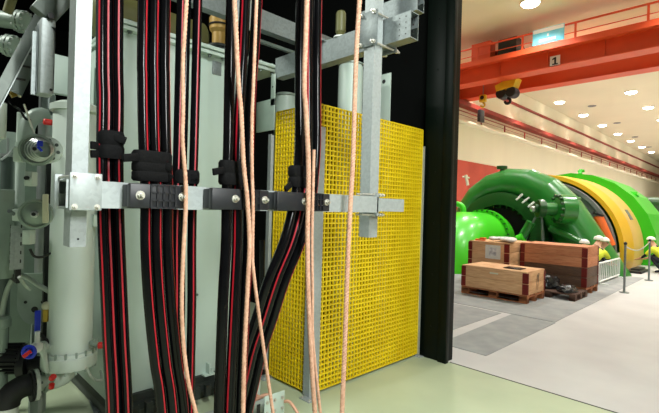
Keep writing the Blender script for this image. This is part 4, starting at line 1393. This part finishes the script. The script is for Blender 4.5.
# servomotor and its flange before the casing
t = thing('servomotor', 'dark green servomotor with a bolted flange in front of the casing', 'actuator', P(557, 262, y=12.7))
c = P(559, 209, y=12.8)
ax = V((-0.75, -0.66, 0)).normalized()
MB().lathe(c - ax * 0.35, c + ax * 0.65, [(0, 0), (0.38, 0), (0.4, 0.3), (0.4, 0.37), (0.33, 0.38), (0.28, 0.42), (0.17, 0.44), (0.15, 0.85), (0, 0.85)], 36).build('cylinder', M['green_dark'], t)
mb = MB()
for k in range(14):
    a = 2 * PI * k / 14
    e1 = ax.cross(V((0, 0, 1))).normalized()
    p = c + (e1 * math.cos(a) + V((0, 0, 1)) * math.sin(a)) * 0.36
    MB().cyl(p + ax * 0.0, p + ax * 0.1, 0.04, 8).build('flange_bolt', M['green_deep'], t)
b = c + ax * 0.55
MB().cyl(b - ax * 0.15, b + ax * 0.02, 0.24, 20).cyl(b, b + ax * 0.1, 0.12, 16).build('rod_head', M['green_deep'], t)
MB().ball(b + ax * 0.1 + V((-0.03, 0, -0.02)), 0.09, 12, 8).ball(b + V((0.1, 0, 0.16)), 0.09, 12, 8).build('steel_knob', M['steel'], t)
MB().beam(P(524, 243, y=12.6), P(535, 218, y=12.6), 0.06, 0.05).build('steel_strut', M['steel'], t)
MB().beam(P(543, 243, y=12.6), P(542, 217, y=12.6), 0.04, 0.05).beam(P(535, 217, y=12.6), P(544, 216, y=12.6), 0.04, 0.05).build('steel_strut', M['galv_dull'], t)
MB().cyl(P(519, 243, y=12.5), P(531, 222, y=12.5), 0.12, 14).build('green_strut', M['green_dark'], t)
MB().cyl(P(550, 228, y=12.9), P(587, 245, y=12.9), 0.09, 12).build('green_rod', M['green_dark'], t)
MB().cyl(P(518, 240, y=12.4), P(524, 238, y=12.4), 0.14, 14).build('green_elbow', M['green_light'], t)
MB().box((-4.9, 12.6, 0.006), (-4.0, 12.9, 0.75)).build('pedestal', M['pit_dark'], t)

# ring between turbine and generator
gcx, gcz = -5.3, 0.47


def half_ring(mb, y0, y1, r0, r1, cx=gcx, cz=gcz, n=40, thick=0.12, a0=-20, a1=200):
    A, B, A2, B2 = [], [], [], []
    for k in range(n + 1):
        a = math.radians(a0 + (a1 - a0) * k / n)
        d = V((math.cos(a), 0, math.sin(a)))
        for lst, y, r in ((A, y0, r0), (B, y1, r1), (A2, y0, r0 - thick), (B2, y1, r1 - thick)):
            p = V((cx, y, cz)) + d * r
            p.z = max(p.z, 0.002)
            lst.append(mb.bm.verts.new(p))
    for k in range(n):
        mb.face([A[k], A[k + 1], B[k + 1], B[k]])
        mb.face([A2[k], B2[k], B2[k + 1], A2[k + 1]])
        mb.face([A[k], A2[k], A2[k + 1], A[k + 1]])
        mb.face([B[k], B[k + 1], B2[k + 1], B2[k]])
    return mb


t = thing('generator', 'big generator with a yellow cover ring and bright green ribbed shell', 'generator', (gcx, 17, 0))
half_ring(MB(), 14.5, 14.72, 2.16, 2.16, thick=0.1).build('grey_ring', M['grey_ring'], t)
half_ring(MB(), 14.72, 15.7, 2.34, 2.38).build('cover_edge', M['gen_yellow'], t)
half_ring(MB(), 15.7, 17.05, 2.38, 2.39).build('yellow_cover', M['gen_cream'], t)
half_ring(MB(), 14.6, 14.65, 2.1, 2.1, thick=1.6).build('front_plate', M['grey_ring'], t)
half_ring(MB(), 17.1, 19.4, 2.56, 2.56, n=14, cx=-5.12).build('green_shell', M['green_shell'], t, sharp=8)
half_ring(MB(), 17.05, 17.1, 2.56, 2.56, n=14, thick=0.4, cx=-5.12).build('shell_rim', M['green_shell'], t, sharp=8)
half_ring(MB(), 19.4, 19.5, 2.56, 2.4, n=14, thick=1.9, cx=-5.12).build('shell_end', M['green_shell'], t, sharp=8)
q = P(626, 216, y=16.35)
d1 = V((q.x - gcx, 0, q.z - gcz)).normalized()
MB().beam(V((gcx, 16.35, gcz)) + d1 * 2.37, V((gcx, 16.35, gcz)) + d1 * 2.39, 0.35, 0.35, 0, V((0, 1, 0))).build('name_plate', M['grey_ring'], t)
q = P(580, 178, y=17.3)
MB().beam((q.x, 17.3, 3.0), (q.x, 17.4, 3.16), 0.1, 0.1).cyl((q.x - 0.08, 17.35, 3.1), (q.x + 0.12, 17.35, 3.12), 0.05, 10).build('lifting_lug', M['green_shell'], t)
q = P(637, 194.5, y=17.8)
d1 = V((q.x - gcx, 0, q.z - gcz)).normalized()
pb_ = V((gcx, 17.8, gcz)) + d1 * 2.62
MB().cyl(pb_ - d1 * 0.1, pb_ + d1 * 0.12, 0.09, 12).cyl(pb_ + V((-0.12, 0, 0.12)), pb_ + V((0.08, 0, 0.1)), 0.06, 10).build('lifting_lug', M['green_shell'], t)
a, b = P(598, 216, y=14.42), P(611, 246, y=14.42)
t2 = thing('air_duct', 'short orange duct strapped to the grey ring beside the yellow cover', 'duct', b)
MB().tube([a, a.lerp(b, 0.5), b], 0.13, 14).build('duct', M['hose_orange'], t2)
MB().cyl(a + V((0, 0, 0.02)), a + V((0.02, 0, 0.08)), 0.15, 14).build('collar', M['black_paint'], t2)
# exciter and next unit further along
t = thing('exciter', 'green round drum lying beyond the bright green generator shell', 'drum', (-4.9, 21, 0))
MB().cyl((-5.2, 19.6, 1.0), (-5.2, 23.5, 1.0), 0.95, 32).build('drum', M['green_light'], t)
MB().cyl((-5.0, 24, 2.1), (-1.0, 27, 2.1), 0.35, 24).build('cross_pipe', M['green_deep'], t)
MB().box((-5.6, 19.7, 0), (-4.6, 23, 0.4)).build('plinth', M['green_deep'], t)
q = P(655, 223, y=22.5)
t = thing('red_motor', 'small red motor seen past the bright green shell', 'motor', (q.x, q.y, 0))
MB().cyl(q + V((-0.4, 0, 0)), q + V((0.8, 0, 0)), 0.32, 18).build('body', M['red_wall'], t)
MB().box((q.x - 0.3, q.y - 0.3, 0), (q.x + 0.8, q.y + 0.3, q.z - 0.25)).build('stand', M['green_light'], t)
q = P(644, 247, y=17.5)
t = thing('oil_unit', 'low bright green pump unit at the foot of the generator shell', 'pump', (-2.45, 17.0, 0))
MB().box((-2.5, 16.7, 0), (-1.9, 17.5, 0.7), 0.03).build('tank', M['green_light'], t)
MB().cyl((-2.25, 17.1, 0.7), (-2.25, 17.1, 0.95), 0.16, 18).build('cap', M['green_deep'], t)
o = MB().box((-2.88, 14.4, 0.001), (-2.5, 15.4, 0.06), 0.01).box((-2.8, 14.7, 0.001), (-2.6, 15.5, 0.1), 0.01).build('tool_tray', M['black_paint'])
tag(o, 'flat black tray of tools on the floor before the yellow cover', 'tray')

# ================================================================== PEOPLE (crouching workers in yellow vests)
def skin_mesh(verts, edges, rad, root=0, sub=1):
    me = bpy.data.meshes.new('skel')
    me.from_pydata([tuple(v) for v in verts], edges, [])
    o = bpy.data.objects.new('skel', me)
    COL.objects.link(o)
    md = o.modifiers.new('s', 'SKIN')
    for i, r in enumerate(rad):
        d = me.skin_vertices[0].data[i]
        d.radius = (r, r)
        d.use_root = (i == root)
    ss = o.modifiers.new('u', 'SUBSURF')
    ss.levels = ss.render_levels = sub
    bpy.context.view_layer.update()
    dg = bpy.context.evaluated_depsgraph_get()
    ev = o.evaluated_get(dg)
    out = bpy.data.meshes.new_from_object(ev)
    bpy.data.objects.remove(o)
    return out


def worker(loc, face, label, lean=0.55, reach=0.5, s=1.0, side_=0.0):
    """a worker crouching on bent legs; local +x is where they face"""
    ct = []
    Vv, E, Rr = [], [], []

    def add(p, r, par=None):
        Vv.append(V(p))
        Rr.append(r)
        if par is not None:
            E.append((par, len(Vv) - 1))
        return len(Vv) - 1
    sx = lean
    pel = add((0, 0, 0.36), 0.125)
    sp = add((sx * 0.25, 0, 0.5), 0.125, pel)
    ch = add((sx * 0.6, 0, 0.66), 0.14, sp)
    nk = add((sx * 0.82, 0, 0.79), 0.055, ch)
    hd = add((sx * 0.95, 0, 0.87), 0.085, nk)
    hd2 = add((sx * 1.0, 0, 0.96), 0.088, hd)
    nose = add((sx * 1.0 + 0.1, 0, 0.88), 0.018, hd)
    hands = []
    for sg in (-1, 1):
        hp = add((0.02, sg * 0.1, 0.34), 0.1, pel)
        kn = add((0.36, sg * 0.16, 0.46), 0.068, hp)
        an = add((0.06, sg * 0.15, 0.09), 0.045, kn)
        add((0.24, sg * 0.17, 0.035), 0.036, an)
        sh = add((sx * 0.66, sg * 0.19, 0.69), 0.062, ch)
        eb = add((sx * 0.75 + 0.12, sg * 0.25, 0.5), 0.046, sh)
        wr = add((sx * 0.75 + reach * 0.75, sg * 0.18, 0.38), 0.033, eb)
        hn = add((sx * 0.75 + reach * 0.75 + 0.08, sg * 0.17, 0.35), 0.03, wr)
        hands.append(hn)
        for k in range(4):
            f1 = add(Vv[hn] + V((0.05, sg * (-0.03 + 0.02 * k), -0.01)), 0.009, hn)
            add(Vv[f1] + V((0.03 - 0.004 * abs(k - 1.5), 0, -0.02)), 0.008, f1)
        th = add(Vv[wr] + V((0.05, -sg * 0.035, 0.0)), 0.01, wr)
        add(Vv[th] + V((0.03, -sg * 0.005, -0.015)), 0.009, th)
    me = skin_mesh(Vv, E, Rr, pel, 1)
    R = Matrix.Translation(V(loc)) @ Matrix.Rotation(face, 4, 'Z') @ Matrix.Scale(s, 4)
    bm = bmesh.new()
    bm.from_mesh(me)
    # keep materials: 0 trousers, 1 skin, 2 sleeve
    headc, wrx = Vv[hd], sx * 0.75 + reach * 0.6
    for f in bm.faces:
        c = f.calc_center_median()
        if (c - headc).length < 0.2 and c.z > 0.79 - 0.02:
            f.material_index = 1
        elif c.x > wrx and c.z > 0.25 and abs(c.y) > 0.05 and c.z < 0.5 and c.x > 0.45:
            f.material_index = 1
        else:
            f.material_index = 0
        f.smooth = True
    bmesh.ops.transform(bm, matrix=R, verts=bm.verts)
    bmesh.ops.translate(bm, vec=-V(loc), verts=bm.verts)
    m2 = bpy.data.meshes.new('body')
    bm.to_mesh(m2)
    bm.free()
    m2.materials.append(M['trousers'])
    m2.materials.append(M['skin'])
    root = thing('person', label, 'person', loc, 'crouching workers')
    bo = bpy.data.objects.new('body', m2)
    COL.objects.link(bo)
    bo.parent = root
    # vest over torso and upper arms
    v2 = [(sx * 0.02, 0, 0.4), (sx * 0.25, 0, 0.5), (sx * 0.6, 0, 0.665), (sx * 0.74, 0, 0.745)]
    e2 = [(0, 1), (1, 2), (2, 3)]
    r2 = [0.15, 0.15, 0.165, 0.08]
    for sg in (-1, 1):
        v2.append((sx * 0.66, sg * 0.195, 0.69))
        r2.append(0.08)
        e2.append((2, len(v2) - 1))
        v2.append((sx * 0.75 + 0.12, sg * 0.25, 0.5))
        r2.append(0.062)
        e2.append((len(v2) - 2, len(v2) - 1))
    vm = skin_mesh(v2, e2, r2, 1, 1)
    bm = bmesh.new()
    bm.from_mesh(vm)
    bmesh.ops.transform(bm, matrix=R, verts=bm.verts)
    mb = MB()
    mb.merge(bm)
    mb.build('safety_vest', M['vest'], root, sharp=180)
    hc = R @ V((sx * 1.0, 0, 0.985))
    MB().ball(hc - V((0, 0, 0.02)), 0.108 * s, 20, 12, (1.08, 0.95, 0.9), 0.0).cyl(hc - V((0, 0, 0.026)), hc - V((0, 0, 0.012)), 0.117 * s, 20).build('hard_hat', M['helmet'], root)
    for sg in (-1, 1):
        pass
    mb = MB()
    for sg in (-1, 1):
        mb.ball(R @ V((sx * 0.95 + 0.085, sg * 0.035, 0.905)), 0.012 * s, 8, 6)
    mb.build('eye', M['black_paint'], root)
    return root


worker((-3.12, 11.85, 0.006), 1.5, 'worker in a yellow vest bending forward beside the tall crate', 0.66, 0.5, 1.0)
worker((-3.08, 11.0, 0.006), 1.55, 'worker whose white helmet just shows behind the tall crate', 0.35, 0.15, 0.95)
worker((-3.35, 12.85, 0.006), 0.0, 'crouching worker half hidden behind the one who bends forward', 0.35, 0.25, 0.95)
q = P(667, 274, z=0)
worker((q.x, q.y, 0), 2.8, 'worker in a yellow vest crouching beyond the slim stanchions', 0.45, 0.4, 0.95)

# ================================================================== OVERHEAD CRANE
gy1, gy2 = 18.7, 21.2
zb, zt = 7.44, 8.16
t = thing('overhead_crane', 'orange overhead travelling crane with twin girders spanning the hall', 'crane', (-1, 20, zb))
MB().box((-11.9, gy1, zb + 0.05), (9.5, gy1 + 0.5, zt - 0.05)).box((-11.9, gy1 - 0.1, zb), (9.5, gy1 + 0.6, zb + 0.05)).build('front_girder', M['orange'], t)
MB().box((-11.6, gy1 - 0.6, zt - 0.05), (9.5, gy1 + 0.6, zt + 0.02)).box((-11.6, gy1 - 0.66, zt - 0.16), (9.5, gy1 - 0.6, zt + 0.06)).build('walkway', M['orange'], t)
MB().box((-11.9, gy2, zb + 0.05), (9.5, gy2 + 0.5, zt - 0.05)).box((-11.9, gy2 - 0.1, zb), (9.5, gy2 + 0.6, zb + 0.05)).box((-11.6, gy2 - 0.15, zt - 0.05), (9.5, gy2 + 0.65, zt)).build('rear_girder', M['orange'], t)
for k in range(10):
    x = -10.6 + k * 2.0
    MB().box((x, gy1 - 0.08, zb + 0.05), (x + 0.05, gy1, zt - 0.06)).build('web_stiffener', M['orange'], t)
MB().box((-11.9, gy1 - 0.9, zt - 0.015), (-11.3, gy2 + 1.2, zt + 0.3)).build('end_carriage', M['orange'], t)
yr = gy1 - 0.58
hr = 0.62
xs = [P(u, 30, y=yr).x for u in (460.5, 478, 523, 575.5, 648)]
for x in [-11.2] + xs + [0.8, 4.0]:
    MB().box((x - 0.035, yr - 0.03, zt + 0.02), (x + 0.035, yr + 0.03, zt + hr)).box((x - 0.1, yr - 0.05, zt + 0.02), (x + 0.1, yr + 0.05, zt + 0.04)).build('rail_post', M['orange'], t)
MB().box((-11.3, yr - 0.025, zt + hr), (9.5, yr + 0.025, zt + hr + 0.06)).build('hand_rail', M['orange'], t)
MB().box((-11.3, yr - 0.015, zt + hr * 0.45), (9.5, yr + 0.015, zt + hr * 0.45 + 0.025)).build('mid_rail', M['orange'], t)
# trolley between girders
t3 = thing('crane_trolley', 'orange winch trolley on the crane girders behind the railing', 'trolley', (-9.0, 20, zt + 0.01))
xa, xb = P(487, 45, y=20).x, P(531, 40, y=20).x
MB().box((xa, gy1 + 0.1, zt + 0.025), (xb + 0.4, gy2 + 0.3, zt + 0.22)).build('frame', M['orange'], t3)
MB().cyl((xa + 0.3, 19.6, zt + 0.55), (xb - 0.2, 19.6, zt + 0.55), 0.3, 24).build('winch_drum', M['orange_dark'], t3)
MB().box((xa - 0.1, 18.7, zt + 0.22), (xa + 0.8, 19.2, zt + 1.05)).build('gearbox', M['orange'], t3)
MB().box((xb - 0.9, 18.7, zt + 0.22), (xb - 0.1, 19.2, zt + 0.95)).build('motor_box', M['black_paint'], t3)
# hook blocks
q = P(508, 90, y=19.7)
t = thing('hanging_hook_block', 'big yellow hook block with black sheaves under the crane', 'hook', q - V((0, 0, 0.5)))
MB().prism([q + V((-0.42, -0.28, -0.05)), q + V((0.36, -0.28, 0.05)), q + V((0.5, -0.28, 0.42)), q + V((-0.1, -0.28, 0.36)), q + V((-0.5, -0.28, 0.22))], (0, 0.56, 0)).build('housing', M['hookyellow'], t)
for dx in (-0.24, 0.22):
    MB().lathe(q + V((dx, -0.25, -0.16)), q + V((dx, 0.25, -0.16)), [(0, 0), (0.22, 0), (0.24, 0.2), (0.2, 0.5), (0.24, 0.8), (0.22, 1), (0, 1)], 28).build('sheave', M['black_paint'], t)
for dx in (-0.3, 0.3):
    MB().cyl(q + V((dx, 0, 0.3)), V((q.x + dx, q.y, zt + 0.018)), 0.025, 8).build('wire_rope', M['galv_dull'], t)
hk = []
for k in range(15):
    a = math.radians(90 - 270 * k / 14)
    hk.append(q + V((0.12 * math.cos(a), 0, -0.5 + 0.12 * math.sin(a))))
MB().tube(hk, 0.06, 10, ref=V((0, 1, 0))).build('hook', M['black_paint'], t)
q = P(483, 98, y=20.2)
t = thing('hanging_hook_block', 'small yellow auxiliary hook hanging beside the big hook block', 'hook', q - V((0, 0, 0.6)))
MB().box(q + V((-0.16, -0.1, -0.2)), q + V((0.16, 0.1, 0.15)), 0.03).build('housing', M['hookyellow'], t)
MB().cyl(q + V((0, -0.12, 0)), q + V((0, 0.12, 0)), 0.1, 18).build('sheave', M['black_paint'], t)
MB().cyl(q + V((0, 0, 0.1)), V((q.x, q.y, zt + 0.018)), 0.02, 8).build('wire_rope', M['galv_dull'], t)
hk = []
for k in range(15):
    a = math.radians(90 - 270 * k / 14)
    hk.append(q + V((0.1 * math.cos(a), 0, -0.34 + 0.1 * math.sin(a))))
MB().tube(hk, 0.04, 10, ref=V((0, 1, 0))).build('hook', M['hookyellow'], t)
# signs
p00, p11 = P(551.5, 66, y=gy1 - 0.09), P(558.5, 56, y=gy1 - 0.09)
cxs, czs = P(555, 61, y=gy1 - 0.09).x, P(555, 61, y=gy1 - 0.09).z
t = thing('number_sign', 'square white sign with a black figure on the orange crane girder', 'sign', (cxs, gy1 - 0.09, czs - 0.2))
MB().box((cxs - 0.19, gy1 - 0.1, czs - 0.21), (cxs + 0.19, gy1 - 0.082, czs + 0.21)).build('board', M['sign_white'], t)
fz = czs
MB().prism([(cxs + dx, gy1 - 0.1, fz + dz) for dx, dz in ((-0.1, -0.15), (0.11, -0.15), (0.11, -0.1), (0.045, -0.1), (0.045, 0.15), (-0.01, 0.15), (-0.1, 0.1), (-0.1, 0.045), (-0.025, 0.075), (-0.025, -0.1), (-0.1, -0.1))], (0, -0.004, 0)).build('figure', M['black_paint'], t)
xa, xb = P(533, 33, y=yr - 0.04).x, P(564.5, 28, y=yr - 0.04).x
t = thing('blue_sign', 'pale blue sign board with white lettering on the crane railing', 'sign', ((xa + xb) / 2, yr - 0.05, zt + 0.1))
MB().box((xa, yr - 0.06, zt + 0.1), (xb, yr - 0.035, zt + 0.72)).build('board', M['sign_blue'], t)
MB().box((xa + 0.02, yr - 0.063, zt + 0.56), (xb - 0.02, yr - 0.06, zt + 0.7)).build('white_band', M['sign_white'], t)
random.seed(11)
for row in range(2):
    mb = MB()
    x = xa + 0.25 + 0.3 * row
    while x < xb - 0.35 - 0.2 * row:
        w = random.uniform(0.05, 0.1)
        mb.box((x, yr - 0.062, zt + 0.2 + 0.17 * row), (x + w, yr - 0.06, zt + 0.3 + 0.17 * row))
        x += w + 0.03
    mb.build('lettering', M['sign_white'], t)

# crane runway, ledge railing on the hall wall
t = thing('crane_runway', 'dark red crane runway beam along the cream hall wall', 'beam', (-11.7, 45, 7.8))
MB().box((-12.0, YW + 0.3, 7.12), (-11.5, 90, 7.345)).build('rail_beam', M['orange_dark'], t)
t = thing('wall_railing', 'thin brown railing along the top ledge of the cream wall', 'railing', (-11.6, 45, 6.5))
MB().box((-12.0, YW + 0.3, 6.26), (-11.5, 90, 6.36)).build('ledge', M['hall_wall'], t)
MB().box((-11.54, YW + 0.3, 6.74), (-11.5, 90, 6.78)).build('top_rail', M['orange_dark'], t)
MB().box((-11.54, YW + 0.3, 6.55), (-11.52, 90, 6.57)).build('mid_rail', M['orange_dark'], t)
for k in range(26):
    y = 14 + k * 3.0
    MB().box((-11.55, y - 0.03, 6.36), (-11.49, y + 0.03, 6.78)).build('rail_post', M['orange_dark'], t)
q = P(480, 113, x=-11.45)
o = MB().box((-11.48, q.y - 0.25, 6.45), (-11.3, q.y + 0.25, 7.1), 0.02).build('hanging_loudspeaker', M['black_paint'])
tag(o, 'small black box on the wall ledge below the auxiliary hook', 'loudspeaker')

# ------------------------------------------------------------------ hall lamps
root = thing('ceiling_lamp', 'bright round ceiling lamp, one in a long row over the generator hall', 'lamp', (0, 0, 9.5), 'ceiling lamps of the generator hall')
MB().lathe((0, 0, 9.498), (0, 0, 9.43), [(0.0, 0), (0.35, 0), (0.35, 1), (0.33, 1), (0.33, 0.5)], 28).build('rim', M['lamp_rim'], root)
MB().lathe((0, 0, 9.47), (0, 0, 9.44), [(0.33, 0), (0.32, 1.6), (0.27, 3.4), (0.16, 4.8), (0.0, 5.2)], 28).build('diffuser', M['lamp'], root)
rows = {'wall': -10.85, 'middle': -6.6, 'inner': -1.85, 'outer': 2.65}
ORDN = ['first', 'second', 'third', 'fourth', 'fifth', 'sixth', 'seventh', 'eighth', 'ninth', 'tenth', 'eleventh', 'twelfth']
ld = bpy.data.lights.new('hall_lamp', 'AREA')
ld.shape = 'DISK'
ld.size = 0.62
ld.energy = 150
ld.spread = math.radians(112)
ld.color = (1.0, 0.968, 0.92)
lw = ld.copy()
lw.spread = math.radians(70)
lw.energy = 105
ld.energy = 195
ld.spread = math.radians(120)
first = True
for rn, x in rows.items():
    for k in range(11):
        y = 11.3 + k * 5.5
        vis = (rn == 'wall' and k >= 3) or (rn == 'middle' and k >= 1) or rn == 'inner'
        lo = bpy.data.objects.new('hall_lamp_light', lw if rn == 'wall' else ld)
        COL.objects.link(lo)
        lo.location = (x, y, 9.29)
        if rn == 'outer' and k > 5:
            continue
        lab = 'bright round ceiling lamp, %s from the crane end in the row nearest the %s' % (ORDN[k], {'wall': 'cream wall', 'middle': 'generator axis', 'inner': 'bay side', 'outer': 'far side'}[rn])
        if first:
            root.location = (x, y, 9.5)
            root['label'] = lab
            first = False
        else:
            dup(root, (x, y, 9.5), lab)
# dark ceiling vents between the rows
v0 = None
for k, (u, v) in enumerate(((592, 106), (617, 123), (635, 137), (649, 147))):
    q = P(u, v, z=9.49)
    o = MB().lathe((q.x, q.y, 9.5), (q.x, q.y, 9.46), [(0, 0), (0.28, 0), (0.26, 1), (0.12, 1), (0.1, 0.6), (0, 0.6)], 20).build('ceiling_vent', M['grey_ring'])
    tag(o, 'dull grey round ceiling vent, %s from the crane in its row' % ORDN[k], 'vent', 'grey vents in the hall ceiling')

# ------------------------------------------------------------------ bay lighting
def bay_light(loc, size, rot, energy, color, label):
    l = bpy.data.lights.new('bay_light', 'AREA')
    l.shape = 'RECTANGLE'
    l.size, l.size_y = size
    l.energy = energy
    l.color = color
    o = bpy.data.objects.new('bay_area_light', l)
    COL.objects.link(o)
    o.location = loc
    o.rotation_euler = rot
    return o


bay_light((0.7, 0.6, 5.3), (2.4, 0.5), (0, math.radians(25), 0), 390, (0.94, 1.0, 0.95), 'bay')
bay_light((-4.8, -1.6, 5.3), (1.6, 0.4), (0, 0, 0), 260, (0.96, 1.0, 0.92), 'bay')  # extra light added to brighten the dark floor on the left, no fitting
L2 = bay_light((2.0, 0.9, 2.9), (0.35, 1.1), (0, 0, 0), 125, (0.97, 1.0, 0.97), 'bay')
L2.rotation_euler = (V((-2.6, 1.3, 1.9)) - V((2.0, 0.9, 2.9))).to_track_quat('-Z', 'Y').to_euler()

w = bpy.data.worlds.new('world')
sc.world = w
w.use_nodes = True
bg = w.node_tree.nodes['Background']
bg.inputs['Color'].default_value = (0.85, 0.95, 0.9, 1)
bg.inputs['Strength'].default_value = 0.12

sc.view_settings.view_transform = 'Standard'
sc.view_settings.look = 'None'
sc.view_settings.gamma = 1
sc.view_settings.use_curve_mapping = False
sc.view_settings.exposure = 0.0
try:
    sc.cycles.use_denoising = True
    sc.cycles.max_bounces = 6
except Exception:
    pass
